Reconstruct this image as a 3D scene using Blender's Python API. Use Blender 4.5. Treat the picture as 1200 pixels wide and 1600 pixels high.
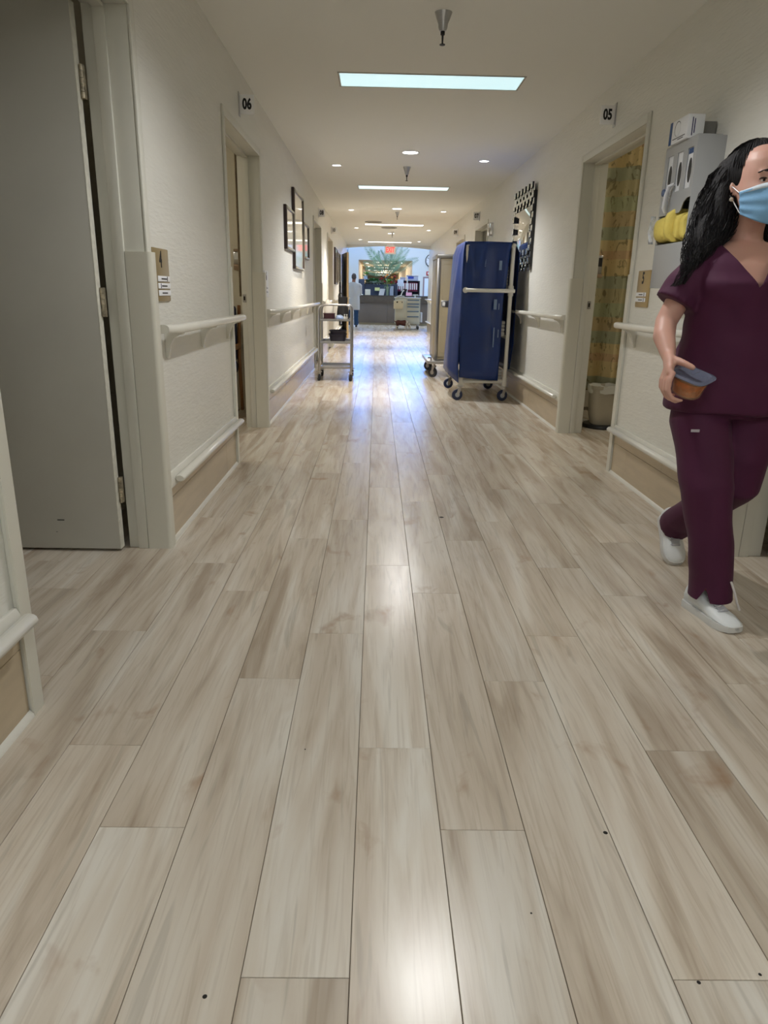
import bpy, bmesh, math, random
from mathutils import Vector, Matrix, noise
PI = math.pi
random.seed(7)
SC = bpy.context.scene
for o in list(bpy.data.objects):
    bpy.data.objects.remove(o)
COL = SC.collection

# ------------------------------------------------------------------ camera
FPX = 1106.84
cam_d = bpy.data.cameras.new('camera')
cam = bpy.data.objects.new('camera', cam_d)
COL.objects.link(cam)
cam_d.sensor_fit = 'VERTICAL'
cam_d.sensor_height = 24.0
cam_d.lens = 24.0 * FPX / 1600.0
cam_d.clip_start = 0.02
cam_d.clip_end = 200
_r = Vector((0.99977475, -0.00954128, 0.01895822)).normalized()
_f = Vector((0.01471443, 0.95532893, -0.29517813)).normalized()
_u = _r.cross(_f)
_M = Matrix((_r, _u, -_f)).transposed().to_4x4()
_M.translation = Vector((0, 0, 1.08))
cam.matrix_world = _M
SC.camera = cam

# ------------------------------------------------------------------ world and exposure
W = bpy.data.worlds.new('world')
SC.world = W
W.use_nodes = True
W.node_tree.nodes['Background'].inputs[0].default_value = (0.55, 0.72, 1.0, 1)
W.node_tree.nodes['Background'].inputs[1].default_value = 0.6
SC.view_settings.view_transform = 'Standard'
SC.view_settings.look = 'None'
SC.view_settings.gamma = 1.0
SC.view_settings.use_curve_mapping = False
SC.view_settings.exposure = 0.0
SC.cycles.use_denoising = True
SC.cycles.max_bounces = 10
SC.cycles.diffuse_bounces = 6
SC.cycles.sample_clamp_indirect = 6.0

# light levels
P_CENTRE = 80.0      # W, centre downlights
P_SIDE = 100.0        # W, wall-side downlights
PANEL_NEAR = 0.80    # first two troffers
PANEL_FAR = 3.2
PANEL_REAR_FILL = 15.0     # two added troffers, out of view, that brighten the near end
SKYLIGHT = 4.2
ROOM_FILL = 20.0  # glow of the lamps added in the side rooms
WARM = (1.0, 0.86, 0.68)
NEUT = (1.0, 0.995, 0.985)

XL, XR, ZC = -0.90, 1.534, 2.42

# ------------------------------------------------------------------ materials
def s2l(c):
    out = []
    for v in c:
        v = v / 255.0
        out.append(v / 12.92 if v <= 0.04045 else ((v + 0.055) / 1.055) ** 2.4)
    return (out[0], out[1], out[2], 1.0)

MATS = {}
def mat(name, rgb=(128, 128, 128), rough=0.5, metal=0.0, emit=None, estr=0.0, alpha=1.0, var=0.0, vscale=8.0,
        bump=0.0, bscale=60.0, stretch=(1, 1, 1), coat=0.0, sheen=0.0, sss=0.0, trans=0.0, spec=0.5):
    if name in MATS:
        return MATS[name]
    m = bpy.data.materials.new(name)
    m.use_nodes = True
    nt = m.node_tree
    b = nt.nodes['Principled BSDF']
    c = s2l(rgb)
    b.inputs['Base Color'].default_value = c
    b.inputs['Roughness'].default_value = rough
    b.inputs['Metallic'].default_value = metal
    b.inputs['Alpha'].default_value = alpha
    b.inputs['Coat Weight'].default_value = coat
    b.inputs['Coat Roughness'].default_value = 0.05
    b.inputs['Sheen Weight'].default_value = sheen
    b.inputs['Subsurface Weight'].default_value = sss
    b.inputs['Subsurface Scale'].default_value = 0.01
    b.inputs['Transmission Weight'].default_value = trans
    b.inputs['Specular IOR Level'].default_value = spec
    if emit:
        b.inputs['Emission Color'].default_value = (emit[0], emit[1], emit[2], 1)
        b.inputs['Emission Strength'].default_value = estr
    if var or bump:
        tc = nt.nodes.new('ShaderNodeTexCoord')
        mp = nt.nodes.new('ShaderNodeMapping')
        mp.inputs['Scale'].default_value = stretch
        nt.links.new(tc.outputs['Object'], mp.inputs['Vector'])
    if var:
        n = nt.nodes.new('ShaderNodeTexNoise')
        n.inputs['Scale'].default_value = vscale
        n.inputs['Detail'].default_value = 4
        nt.links.new(mp.outputs[0], n.inputs['Vector'])
        mr = nt.nodes.new('ShaderNodeMapRange')
        mr.inputs['From Min'].default_value = 0.3
        mr.inputs['From Max'].default_value = 0.7
        mr.inputs['To Min'].default_value = 1 - var
        mr.inputs['To Max'].default_value = 1 + var
        nt.links.new(n.outputs['Fac'], mr.inputs['Value'])
        vm = nt.nodes.new('ShaderNodeVectorMath')
        vm.operation = 'SCALE'
        vm.inputs[0].default_value = c[:3]
        nt.links.new(mr.outputs[0], vm.inputs['Scale'])
        nt.links.new(vm.outputs[0], b.inputs['Base Color'])
    if bump:
        n2 = nt.nodes.new('ShaderNodeTexNoise')
        n2.inputs['Scale'].default_value = bscale
        n2.inputs['Detail'].default_value = 3
        nt.links.new(mp.outputs[0], n2.inputs['Vector'])
        bp = nt.nodes.new('ShaderNodeBump')
        bp.inputs['Strength'].default_value = bump
        bp.inputs['Distance'].default_value = 0.01
        nt.links.new(n2.outputs['Fac'], bp.inputs['Height'])
        nt.links.new(bp.outputs[0], b.inputs['Normal'])
    MATS[name] = m
    return m

M_wall = mat('painted_plaster', (222, 221, 214), 0.42, var=0.02, vscale=2.0, bump=0.34, bscale=9, stretch=(6, 1.6, 9))
M_ceil = mat('ceiling_paint', (226, 226, 221), 0.75, bump=0.05, bscale=40)
M_trim = mat('trim_enamel', (212, 211, 201), 0.32, var=0.03, vscale=3)
M_guard = mat('guard_vinyl', (212, 210, 198), 0.36, bump=0.05, bscale=300)
M_door = mat('door_enamel', (190, 189, 181), 0.36, var=0.04, vscale=3, bump=0.05, bscale=25)
M_dooredge = mat('worn_door_edge', (216, 214, 202), 0.5, var=0.12, vscale=40)
M_wooddoor = mat('tan_door', (176, 150, 116), 0.4, var=0.12, vscale=5, stretch=(6, 6, 1))
M_darkdoor = mat('brown_door', (84, 70, 56), 0.4, var=0.1, vscale=5, stretch=(6, 6, 1))
M_rail = mat('handrail_enamel', (222, 220, 211), 0.25, var=0.03, vscale=4)
M_black = mat('black_plastic', (20, 20, 23), 0.45)
M_rubber = mat('rubber', (34, 36, 42), 0.6)
M_dark = mat('dark_gap', (30, 27, 24), 0.9)
M_steel = mat('brushed_steel', (188, 188, 190), 0.28, metal=1.0, var=0.05, vscale=30, stretch=(1, 1, 8))
M_chrome = mat('chrome', (215, 215, 218), 0.1, metal=1.0)
M_brass = mat('worn_hinge_metal', (176, 166, 146), 0.4, metal=0.7, var=0.45, vscale=60)
M_bronze = mat('bronze_plate', (160, 142, 104), 0.34, metal=0.35, var=0.04, vscale=6)
M_white = mat('white_plastic', (226, 228, 230), 0.4)
M_paper = mat('white_paper', (232, 234, 238), 0.7)
M_ink = mat('black_ink', (22, 22, 28), 0.6)
M_mirror = mat('mirror_glass', (225, 228, 226), 0.02, metal=1.0)
M_ebony = mat('black_mirror_frame', (14, 15, 24), 0.25)

def floor_material():
    m = bpy.data.materials.new('vinyl_wood_plank')
    m.use_nodes = True
    nt = m.node_tree
    N, L = nt.nodes, nt.links
    b = N['Principled BSDF']
    tc = N.new('ShaderNodeTexCoord')
    oi = N.new('ShaderNodeObjectInfo')
    sc = N.new('ShaderNodeVectorMath'); sc.operation = 'SCALE'
    sc.inputs[0].default_value = (37.0, 91.0, 53.0)
    L.new(oi.outputs['Random'], sc.inputs['Scale'])
    ad = N.new('ShaderNodeVectorMath'); ad.operation = 'ADD'
    L.new(tc.outputs['Object'], ad.inputs[0]); L.new(sc.outputs[0], ad.inputs[1])
    def nz(scale, detail, dist, st):
        mp = N.new('ShaderNodeMapping'); mp.inputs['Scale'].default_value = st
        L.new(ad.outputs[0], mp.inputs['Vector'])
        n = N.new('ShaderNodeTexNoise')
        n.inputs['Scale'].default_value = scale; n.inputs['Detail'].default_value = detail
        n.inputs['Distortion'].default_value = dist
        L.new(mp.outputs[0], n.inputs['Vector'])
        return n
    def ramp(src, stops):
        r = N.new('ShaderNodeValToRGB')
        L.new(src, r.inputs[0])
        e = r.color_ramp.elements
        e[0].position, e[0].color = stops[0]
        e[1].position, e[1].color = stops[-1]
        for p, c in stops[1:-1]:
            x = e.new(p); x.color = c
        return r
    def mix(kind, fac, a, bb):
        x = N.new('ShaderNodeMixRGB'); x.blend_type = kind
        if isinstance(fac, float): x.inputs[0].default_value = fac
        else: L.new(fac, x.inputs[0])
        for i, v in ((1, a), (2, bb)):
            if isinstance(v, tuple): x.inputs[i].default_value = v
            else: L.new(v, x.inputs[i])
        return x.outputs[0]
    g1 = nz(1.0, 5, 1.0, (10, 0.9, 1))
    base = ramp(g1.outputs['Fac'], [(0.30, s2l((172, 157, 139))), (0.43, s2l((194, 181, 164))),
                                    (0.55, s2l((206, 196, 181))), (0.70, s2l((217, 211, 200)))])
    g2 = nz(1.0, 4, 1.6, (55, 2.4, 1))
    fine = ramp(g2.outputs['Fac'], [(0.36, (0.74, 0.70, 0.66, 1)), (0.50, (1, 1, 1, 1)), (0.8, (1.0, 1.0, 1.0, 1))])
    c = mix('MULTIPLY', 0.42, base.outputs[0], fine.outputs[0])
    # grey mineral streaks
    g3 = nz(1.0, 3, 2.2, (17, 1.2, 1))
    st = ramp(g3.outputs['Fac'], [(0.60, (0, 0, 0, 1)), (0.70, (1, 1, 1, 1))])
    c = mix('MIX', mixfac(N, L, st.outputs[0], 0.33), c, s2l((150, 143, 130)))
    # knots and reddish clouds
    g4 = nz(1.0, 4, 0.5, (8.0, 4.5, 1))
    kn = ramp(g4.outputs['Fac'], [(0.63, (0, 0, 0, 1)), (0.80, (1, 1, 1, 1))])
    c = mix('MIX', mixfac(N, L, kn.outputs[0], 0.75), c, s2l((152, 118, 88)))
    # plank to plank tone
    mr = N.new('ShaderNodeMapRange')
    mr.inputs['To Min'].default_value = 0.93; mr.inputs['To Max'].default_value = 1.06
    L.new(oi.outputs['Random'], mr.inputs['Value'])
    vm = N.new('ShaderNodeVectorMath'); vm.operation = 'SCALE'
    L.new(c, vm.inputs[0]); L.new(mr.outputs[0], vm.inputs['Scale'])
    L.new(vm.outputs[0], b.inputs['Base Color'])
    b.inputs['Roughness'].default_value = 0.25
    b.inputs['Specular IOR Level'].default_value = 0.5
    return m

def mixfac(N, L, sock, k):
    x = N.new('ShaderNodeMath'); x.operation = 'MULTIPLY'
    L.new(sock, x.inputs[0]); x.inputs[1].default_value = k
    return x.outputs[0]
M_floor = floor_material()
M_base = mat('baseboard_vinyl', (190, 174, 148), 0.28, var=0.07, vscale=5, stretch=(1, 0.8, 6))

def banded_curtain():
    m = bpy.data.materials.new('leaf_print_curtain')
    m.use_nodes = True
    nt = m.node_tree; N, L = nt.nodes, nt.links
    b = N['Principled BSDF']; b.inputs['Roughness'].default_value = 0.85
    tc = N.new('ShaderNodeTexCoord')
    sx = N.new('ShaderNodeSeparateXYZ'); L.new(tc.outputs['Object'], sx.inputs[0])
    md = N.new('ShaderNodeMath'); md.operation = 'MULTIPLY_ADD'
    md.inputs[1].default_value = 1 / 0.86; md.inputs[2].default_value = 0.09
    L.new(sx.outputs['Z'], md.inputs[0])
    fr = N.new('ShaderNodeMath'); fr.operation = 'FRACT'; L.new(md.outputs[0], fr.inputs[0])
    r = N.new('ShaderNodeValToRGB'); r.color_ramp.interpolation = 'CONSTANT'
    L.new(fr.outputs[0], r.inputs[0])
    cols = [(0.0, (190, 180, 140)), (0.14, (176, 178, 150)), (0.26, (216, 196, 146)), (0.42, (206, 176, 138)),
            (0.50, (210, 192, 144)), (0.60, (172, 176, 148)), (0.72, (196, 178, 138)), (0.86, (178, 182, 146))]
    e = r.color_ramp.elements
    e[0].position = 0; e[0].color = s2l(cols[0][1]); e[1].position = cols[1][0]; e[1].color = s2l(cols[1][1])
    for p, c in cols[2:]:
        x = e.new(p); x.color = s2l(c)
    mp = N.new('ShaderNodeMapping'); mp.inputs['Scale'].default_value = (9, 9, 5)
    L.new(tc.outputs['Object'], mp.inputs['Vector'])
    n = N.new('ShaderNodeTexNoise'); n.inputs['Scale'].default_value = 1.3; n.inputs['Detail'].default_value = 5
    n.inputs['Distortion'].default_value = 2.5
    L.new(mp.outputs[0], n.inputs['Vector'])
    k = N.new('ShaderNodeValToRGB'); L.new(n.outputs['Fac'], k.inputs[0])
    k.color_ramp.elements[0].position = 0.57; k.color_ramp.elements[0].color = (0, 0, 0, 1)
    k.color_ramp.elements[1].position = 0.62; k.color_ramp.elements[1].color = (1, 1, 1, 1)
    mx = N.new('ShaderNodeMixRGB'); L.new(mixfac(N, L, k.outputs[0], 0.6), mx.inputs[0])
    L.new(r.outputs[0], mx.inputs[1]); mx.inputs[2].default_value = s2l((96, 84, 60))
    L.new(mx.outputs[0], b.inputs['Base Color'])
    return m
M_curtain = banded_curtain()

# ------------------------------------------------------------------ mesh helpers
class MB:
    def __init__(self):
        self.v, self.f = [], []
    def add(self, vs, fs):
        n = len(self.v)
        self.v += [Vector(p) for p in vs]
        self.f += [tuple(i + n for i in q) for q in fs]
        return self
    def box(self, x0, y0, z0, x1, y1, z1):
        vs = [(x, y, z) for x in (x0, x1) for y in (y0, y1) for z in (z0, z1)]
        return self.add(vs, [(0, 1, 3, 2), (4, 6, 7, 5), (0, 4, 5, 1), (2, 3, 7, 6), (0, 2, 6, 4), (1, 5, 7, 3)])
    def cbox(self, c, s, R=None):
        vs = [Vector((sx * s[0] / 2, sy * s[1] / 2, sz * s[2] / 2)) for sx in (-1, 1) for sy in (-1, 1) for sz in (-1, 1)]
        if R is not None:
            vs = [R @ p for p in vs]
        vs = [p + Vector(c) for p in vs]
        return self.add(vs, [(0, 1, 3, 2), (4, 6, 7, 5), (0, 4, 5, 1), (2, 3, 7, 6), (0, 2, 6, 4), (1, 5, 7, 3)])
    def loft(self, rings, cap=True, closed=True):
        n = len(rings[0]); vs = []; fs = []
        for r in rings: vs += [Vector(p) for p in r]
        for i in range(len(rings) - 1):
            for j in range(n if closed else n - 1):
                k = (j + 1) % n
                fs.append((i * n + j, i * n + k, (i + 1) * n + k, (i + 1) * n + j))
        if cap and closed:
            fs.append(tuple(reversed(range(n))))
            fs.append(tuple((len(rings) - 1) * n + j for j in range(n)))
        return self.add(vs, fs)
    def tube(self, pts, r, n=10, ry=None, up=None, cap=True, closed=False):
        pts = [Vector(p) for p in pts]
        m = len(pts)
        rs = r if isinstance(r, (list, tuple)) else [r] * m
        rys = (ry if isinstance(ry, (list, tuple)) else [ry] * m) if ry is not None else rs
        rings = []
        t0 = (pts[1] - pts[0]).normalized()
        u = Vector(up) if up is not None else (Vector((0, 0, 1)) if abs(t0.z) < 0.9 else Vector((0, 1, 0)))
        for i in range(m):
            if closed: t = (pts[(i + 1) % m] - pts[i - 1]).normalized()
            elif i == 0: t = t0
            elif i == m - 1: t = (pts[i] - pts[i - 1]).normalized()
            else: t = ((pts[i + 1] - pts[i]).normalized() + (pts[i] - pts[i - 1]).normalized()).normalized()
            a = (u - t * u.dot(t)).normalized()
            b = t.cross(a)
            if up is None: u = a
            rings.append([pts[i] + b * (rs[i] * math.cos(2 * PI * k / n)) + a * (rys[i] * math.sin(2 * PI * k / n)) for k in range(n)])
        if closed:
            rings.append(rings[0]); cap = False
        return self.loft(rings, cap)
    def lathe(self, prof, c=(0, 0, 0), n=20, axis='Z', cap=True):
        c = Vector(c); rings = []
        for rad, h in prof:
            ring = []
            for k in range(n):
                a = 2 * PI * k / n
                p = (rad * math.cos(a), rad * math.sin(a), h)
                if axis == 'X': p = (h, p[0], p[1])
                if axis == 'Y': p = (p[0], h, p[1])
                ring.append(c + Vector(p))
            rings.append(ring)
        return self.loft(rings, cap)
    def prism(self, poly, h0, h1, axis='Y'):
        def P(a, b, h):
            return {'X': (h, a, b), 'Y': (a, h, b), 'Z': (a, b, h)}[axis]
        n = len(poly)
        vs = [P(a, b, h0) for a, b in poly] + [P(a, b, h1) for a, b in poly]
        fs = [(i, (i + 1) % n, n + (i + 1) % n, n + i) for i in range(n)] + [tuple(reversed(range(n))), tuple(range(n, 2 * n))]
        return self.add(vs, fs)
    def ball(self, c, r, n=12, m=8):
        rx, ry, rz = r if isinstance(r, (tuple, list)) else (r, r, r)
        rings = []
        for i in range(m + 1):
            t = PI * (i / m); t = min(max(t, 0.02), PI - 0.02)
            rings.append([Vector(c) + Vector((rx * math.sin(t) * math.cos(2 * PI * k / n), ry * math.sin(t) * math.sin(2 * PI * k / n), -rz * math.cos(t))) for k in range(n)])
        return self.loft(rings)
    def xform(self, M):
        self.v = [M @ p for p in self.v]
        return self

WLOC = {}
def wloc(o):
    return WLOC.get(o.name, Vector((0, 0, 0)))

def finish_mesh(me, m, smooth):
    me.materials.append(m)
    if smooth:
        me.polygons.foreach_set('use_smooth', [True] * len(me.polygons))
        me.set_sharp_from_angle(angle=math.radians(smooth if smooth is not True else 40))
    me.update()

def build(mb, name, m, parent=None, bevel=0.0, smooth=True, label=None, local=False, mods=None):
    """link the collected shapes as one mesh object; verts are in world space unless local"""
    off = wloc(parent) if (parent is not None and not local) else Vector((0, 0, 0))
    me = bpy.data.meshes.new(name)
    me.from_pydata([tuple(p - off) for p in mb.v], [], mb.f)
    bm = bmesh.new(); bm.from_mesh(me)
    bmesh.ops.recalc_face_normals(bm, faces=bm.faces)
    if bevel:
        ed = [e for e in bm.edges if len(e.link_faces) == 2 and e.calc_face_angle(0) > 0.5]
        bmesh.ops.bevel(bm, geom=ed, offset=bevel, segments=2, affect='EDGES', profile=0.5, clamp_overlap=True)
    bm.to_mesh(me); bm.free()
    finish_mesh(me, m, smooth)
    o = bpy.data.objects.new(name, me)
    COL.objects.link(o)
    if parent is not None:
        o.parent = parent
        WLOC[o.name] = off
    if label: o['label'] = label
    return o

def tag(o, label, cat, group=None):
    o['label'] = label; o['category'] = cat
    if group: o['group'] = group
    return o

def thing(name, loc, label, cat, group=None, rotz=0.0):
    o = bpy.data.objects.new(name, None)
    o.empty_display_size = 0.1
    o.location = loc; o.rotation_euler = (0, 0, rotz)
    COL.objects.link(o)
    WLOC[o.name] = Vector(loc)
    return tag(o, label, cat, group)

def struct(o, label=None, cat=None):
    o['kind'] = 'structure'
    if label: o['label'] = label
    if cat: o['category'] = cat
    return o

def struct_empty(name, loc, label, cat):
    o = thing(name, loc, label, cat); o['kind'] = 'structure'
    return o

def stuff(o):
    o['kind'] = 'stuff'
    return o

def copy_tree(src, loc, rotz=None, label=None, parent=None):
    c = src.copy(); COL.objects.link(c)
    if parent is not None: c.parent = parent
    if parent is None:
        c.location = loc
        if rotz is not None: c.rotation_euler = (0, 0, rotz)
        if label: c['label'] = label
    for ch in list(src.children):
        copy_tree(ch, None, parent=c)
    return c

def text_geo(s, size, c, right, up, extrude=0.0008, xs=1.0, weight=0.0):
    cu = bpy.data.curves.new('t', 'FONT')
    cu.body = s; cu.size = size; cu.extrude = extrude; cu.align_x = 'CENTER'; cu.align_y = 'CENTER'
    cu.offset = weight; cu.resolution_u = 3
    o = bpy.data.objects.new('t', cu); COL.objects.link(o)
    dg = bpy.context.evaluated_depsgraph_get()
    me = bpy.data.meshes.new_from_object(o.evaluated_get(dg))
    bpy.data.objects.remove(o); bpy.data.curves.remove(cu)
    r, u = Vector(right), Vector(up); n = r.cross(u); c = Vector(c)
    mb = MB()
    mb.add([c + r * (p.co.x * xs) + u * p.co.y + n * p.co.z for p in me.vertices], [tuple(p.vertices) for p in me.polygons])
    bpy.data.meshes.remove(me)
    return mb

def remesh(mb, voxel, iters, name, m, parent, post=None, smooth=True, factor=0.5, label=None):
    me = bpy.data.meshes.new('tmp')
    me.from_pydata([tuple(p) for p in mb.v], [], mb.f)
    bm = bmesh.new(); bm.from_mesh(me); bmesh.ops.recalc_face_normals(bm, faces=bm.faces); bm.to_mesh(me); bm.free()
    o = bpy.data.objects.new('tmp', me); COL.objects.link(o)
    r = o.modifiers.new('r', 'REMESH'); r.mode = 'VOXEL'; r.voxel_size = voxel
    s = o.modifiers.new('s', 'SMOOTH'); s.factor = factor; s.iterations = iters
    dg = bpy.context.evaluated_depsgraph_get()
    me2 = bpy.data.meshes.new_from_object(o.evaluated_get(dg))
    bpy.data.objects.remove(o)
    bm = bmesh.new(); bm.from_mesh(me2)
    if post: post(bm)
    off = wloc(parent)
    for v in bm.verts: v.co -= off
    bm.to_mesh(me2); bm.free()
    me2.name = name
    me2.materials.clear()
    finish_mesh(me2, m, smooth and 180)
    ob = bpy.data.objects.new(name, me2); COL.objects.link(ob)
    ob.parent = parent; WLOC[ob.name] = off
    if label: ob['label'] = label
    return ob

# ================================================================== FLOOR
floor = build(MB().box(-4.2, -6.2, -0.15, 6.2, 33.1, -0.0045), 'floor', mat('plank_joint', (92, 80, 66), 0.8))
struct(floor, 'pale wood-look plank floor of the corridor', 'floor')
PW, PL = 0.179, 1.235
def plank_mesh(w, l):
    mb = MB(); g = 0.0007; c = 0.0009
    a, b = w / 2 - g, l / 2 - g
    rings = [[(-a, -b, -0.0045), (a, -b, -0.0045), (a, b, -0.0045), (-a, b, -0.0045)],
             [(-a, -b, -c), (a, -b, -c), (a, b, -c), (-a, b, -c)],
             [(-a + c, -b + c, 0), (a - c, -b + c, 0), (a - c, b - c, 0), (-a + c, b - c, 0)]]
    return mb.loft(rings)
p0 = build(plank_mesh(PW, PL), 'floor_plank', M_floor, floor, local=True, smooth=False)
PHASE = [1.51, 1.23, 0.60, 0.89]
def plank_centres(c, ya, yb):
    j = PHASE[c % 4]
    k = math.floor((ya - j) / PL)
    y = j + k * PL
    while y < yb:
        yield (-0.028 + (c + 0.5) * PW, y + PL / 2)
        y += PL
first = True
cells = []
for c in range(-10, 13):
    inside = -5 <= c <= 8
    for (x, y) in plank_centres(c, -0.2 if inside else 1.2, 13.4 if inside else 6.3):
        cells.append((x, y))
for (x, y) in cells:
    if first: o = p0; first = False
    else:
        o = p0.copy(); COL.objects.link(o); o.parent = floor
    o.location = (x, y, 0)
# beyond that the boards are too small to tell apart one by one
far = MB()
for c in range(-5, 9):
    ys = [y for (x, y) in plank_centres(c, 13.4 + PL, 22.3)]
    last = max(y for (x, y) in cells if abs(x - (-0.028 + (c + .5) * PW)) < 0.01)
    for (x, y) in plank_centres(c, 0, 33):
        if y > last + 0.1:
            far.add([p + Vector((x, y, 0)) for p in plank_mesh(PW, PL).v], plank_mesh(PW, PL).f)
for c in list(range(-8, -5)) + list(range(9, 24)):
    for (x, y) in plank_centres(c, 22.3, 33):
        far.add([p + Vector((x, y, 0)) for p in plank_mesh(PW, PL).v], plank_mesh(PW, PL).f)
stuff(build(far, 'distant_planks', M_floor, floor, smooth=False))
near = MB()
for c in range(-5, 9):
    for (x, y) in plank_centres(c, -6.2, -0.25):
        if y + PL / 2 < min(yy for (xx, yy) in cells if abs(xx - x) < .01) : near.add([p + Vector((x, y, 0)) for p in plank_mesh(PW, PL).v], plank_mesh(PW, PL).f)
stuff(build(near, 'near_planks', M_floor, floor, smooth=False))
for (x, y, r) in ((-0.258, 0.856, 0.004), (0.50, 1.225, 0.005), (0.55, 0.885, 0.0035), (0.66, 0.9, 0.003), (0.345, 3.42, 0.012), (0.30, 1.02, .002), (-0.16, 1.5, .002)):
    build(MB().lathe([(r, 0.0), (r * 0.8, 0.0006)], (x, y, 0.0001), 9), 'dirt_spot', M_dark, floor)

# ================================================================== WALLS AND CEILING
DOORS_L = [(1.685, 2.92), (4.56, 5.82), (10.60, 11.95), (13.50, 14.95)]
DOORS_R = [(1.645, 2.92), (4.50, 5.80), (10.60, 11.85), (13.36, 14.60)]
DH = 2.035
WALL_END = 22.3
def wall_with_doors(name, xa, xb, doors, label):
    mb = MB(); y = -6.0; T = 0.02
    for (a, b) in doors:
        mb.box(xa, y, -0.004, xb, a - T, ZC)
        mb.box(xa, a - T, DH + T, xb, b + T, ZC)
        y = b + T
    mb.box(xa, y, -0.004, xb, WALL_END, ZC)
    return struct(build(mb, name, M_wall, smooth=False), label, 'wall')
wall_left = wall_with_doors('wall_left', XL - 0.16, XL, DOORS_L, 'long cream corridor wall on the left with doorways')
wall_right = wall_with_doors('wall_right', XR, XR + 0.18, DOORS_R, 'long cream corridor wall on the right with doorways')
struct(build(MB().box(-4.2, -6.2, -0.004, 4.8, -6.0, ZC), 'wall_back', M_wall, smooth=False), 'cream wall closing the corridor behind the viewer', 'wall')
struct(build(MB().box(-4.2, -6.2, ZC, 4.8, WALL_END, ZC + 0.2), 'ceiling', M_ceil, smooth=False), 'flat off-white corridor ceiling', 'ceiling')
# arched header where the corridor meets the lobby
pts = [(XL, ZC)] + [(XL + (XR - XL) * t / 12, 2.335 + 0.065 * math.sin(PI * t / 12)) for t in range(13)] + [(XR, ZC)]
struct(build(MB().prism(pts, WALL_END - 0.18, WALL_END, 'Y'), 'wall_header', M_ceil), 'shallow arched header where corridor opens to the lobby', 'wall')
# side rooms
M_room = mat('room_plaster', (206, 200, 182), 0.5, bump=0.25, bscale=9, stretch=(3, 3, 9))
struct(build(MB().box(-4.2, -6.0, -0.004, -4.05, 8.0, ZC).box(-4.05, 3.55, -0.004, XL - 0.16, 3.67, ZC).box(-4.05, 6.75, -0.004, XL - 0.16, 6.87, ZC),
             'wall_left_room', M_room, smooth=False), 'plaster walls of the side rooms on the left', 'wall')
struct(build(MB().box(4.65, -6.0, -0.004, 4.8, 8.0, ZC).box(XR + 0.18, 3.55, -0.004, 4.65, 3.67, ZC).box(XR + 0.18, 7.3, -0.004, 4.65, 7.42, ZC),
             'wall_right_room', M_room, smooth=False), 'plaster walls of the side rooms on the right', 'wall')

# ---- door frames, guards
def door_frame(idx, side, a, b, guard_near=True, label=''):
    s = 1 if side == 'L' else -1
    face = XL if side == 'L' else XR
    back = face - s * (0.16 if side == 'L' else 0.18)
    t = struct_empty('trim_%d' % idx, (face, (a + b) / 2, 0), label, 'door frame')
    def bx(mb, x0, x1, y0, y1, z0, z1):
        mb.box(min(x0, x1), y0, z0, max(x0, x1), y1, z1)
    m = MB()
    for (y0, y1) in ((a - 0.02, a), (b, b + 0.02)):
        bx(m, face, back, y0, y1, 0, DH + 0.02)
    bx(m, face, back, a, b, DH, DH + 0.02)
    build(m, 'jamb', M_trim, t, bevel=0.002)
    m = MB(); x0, x1 = face - s * 0.075, face - s * 0.118
    bx(m, x0, x1, a, a + 0.014, 0, DH); bx(m, x0, x1, b - 0.014, b, 0, DH); bx(m, x0, x1, a + 0.014, b - 0.014, DH - 0.014, DH)
    build(m, 'door_stop', M_trim, t, bevel=0.003)
    m = MB(); xo = face + s * 0.012; w = 0.052
    bx(m, face, xo, a - w, a, 0, DH + w); bx(m, face, xo, b, b + w, 0, DH + w); bx(m, face, xo, a, b, DH, DH + w)
    build(m, 'casing', M_trim, t, bevel=0.004)
    # corner guards with rounded nose, far and near
    for (yy, d) in ((b, 1), (a, -1)):
        g = 0.013 if d > 0 else 0.006
        pp, wl = (0.018, 0.042) if d > 0 else (0.008, 0.054)
        poly = [(face - s * 0.073, yy), (face - s * 0.073, yy - d * g), (face + s * 0.010, yy - d * g)]
        for k in range(1, 5):
            q = PI / 2 * k / 5
            poly.append((face + s * (0.010 + pp * math.sin(q)), yy - d * g + d * pp * (1 - math.cos(q))))
        poly += [(face + s * (0.010 + pp), yy + d * 0.012), (face + s * (0.010 + pp), yy + d * wl), (face + s * 0.0121, yy + d * wl), (face + s * 0.0121, yy + d * 0.0)]
        build(MB().prism(poly, 0.0, 1.215, 'Z'), 'corner_guard', M_guard, t)
    if b < 4: return t
    # strike plate
    m = MB(); bx(m, face - s * 0.125, face - s * 0.152, b - 0.0012, b + 0.001, 0.99, 1.05)
    build(m, 'strike_plate', M_steel, t)
    m = MB(); bx(m, face - s * 0.133, face - s * 0.145, b - 0.002, b + 0.001, 1.005, 1.035)
    build(m, 'latch_hole', M_dark, t)
    return t
names_l = ['cream door frame of the open grey door, nearest on the left', 'cream door frame under the 06 sign on the left',
           'cream door frame under the 08 sign on the left', 'cream door frame under the 10 sign on the left']
names_r = ['cream door frame behind the woman, nearest on the right', 'cream door frame under the 05 sign on the right',
           'cream door frame under the 07 sign on the right', 'cream door frame under the 09 sign on the right']
for i, (a, b) in enumerate(DOORS_L): door_frame(i + 1, 'L', a, b, label=names_l[i])
for i, (a, b) in enumerate(DOORS_R): door_frame(i + 5, 'R', a, b, label=names_r[i])

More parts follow.
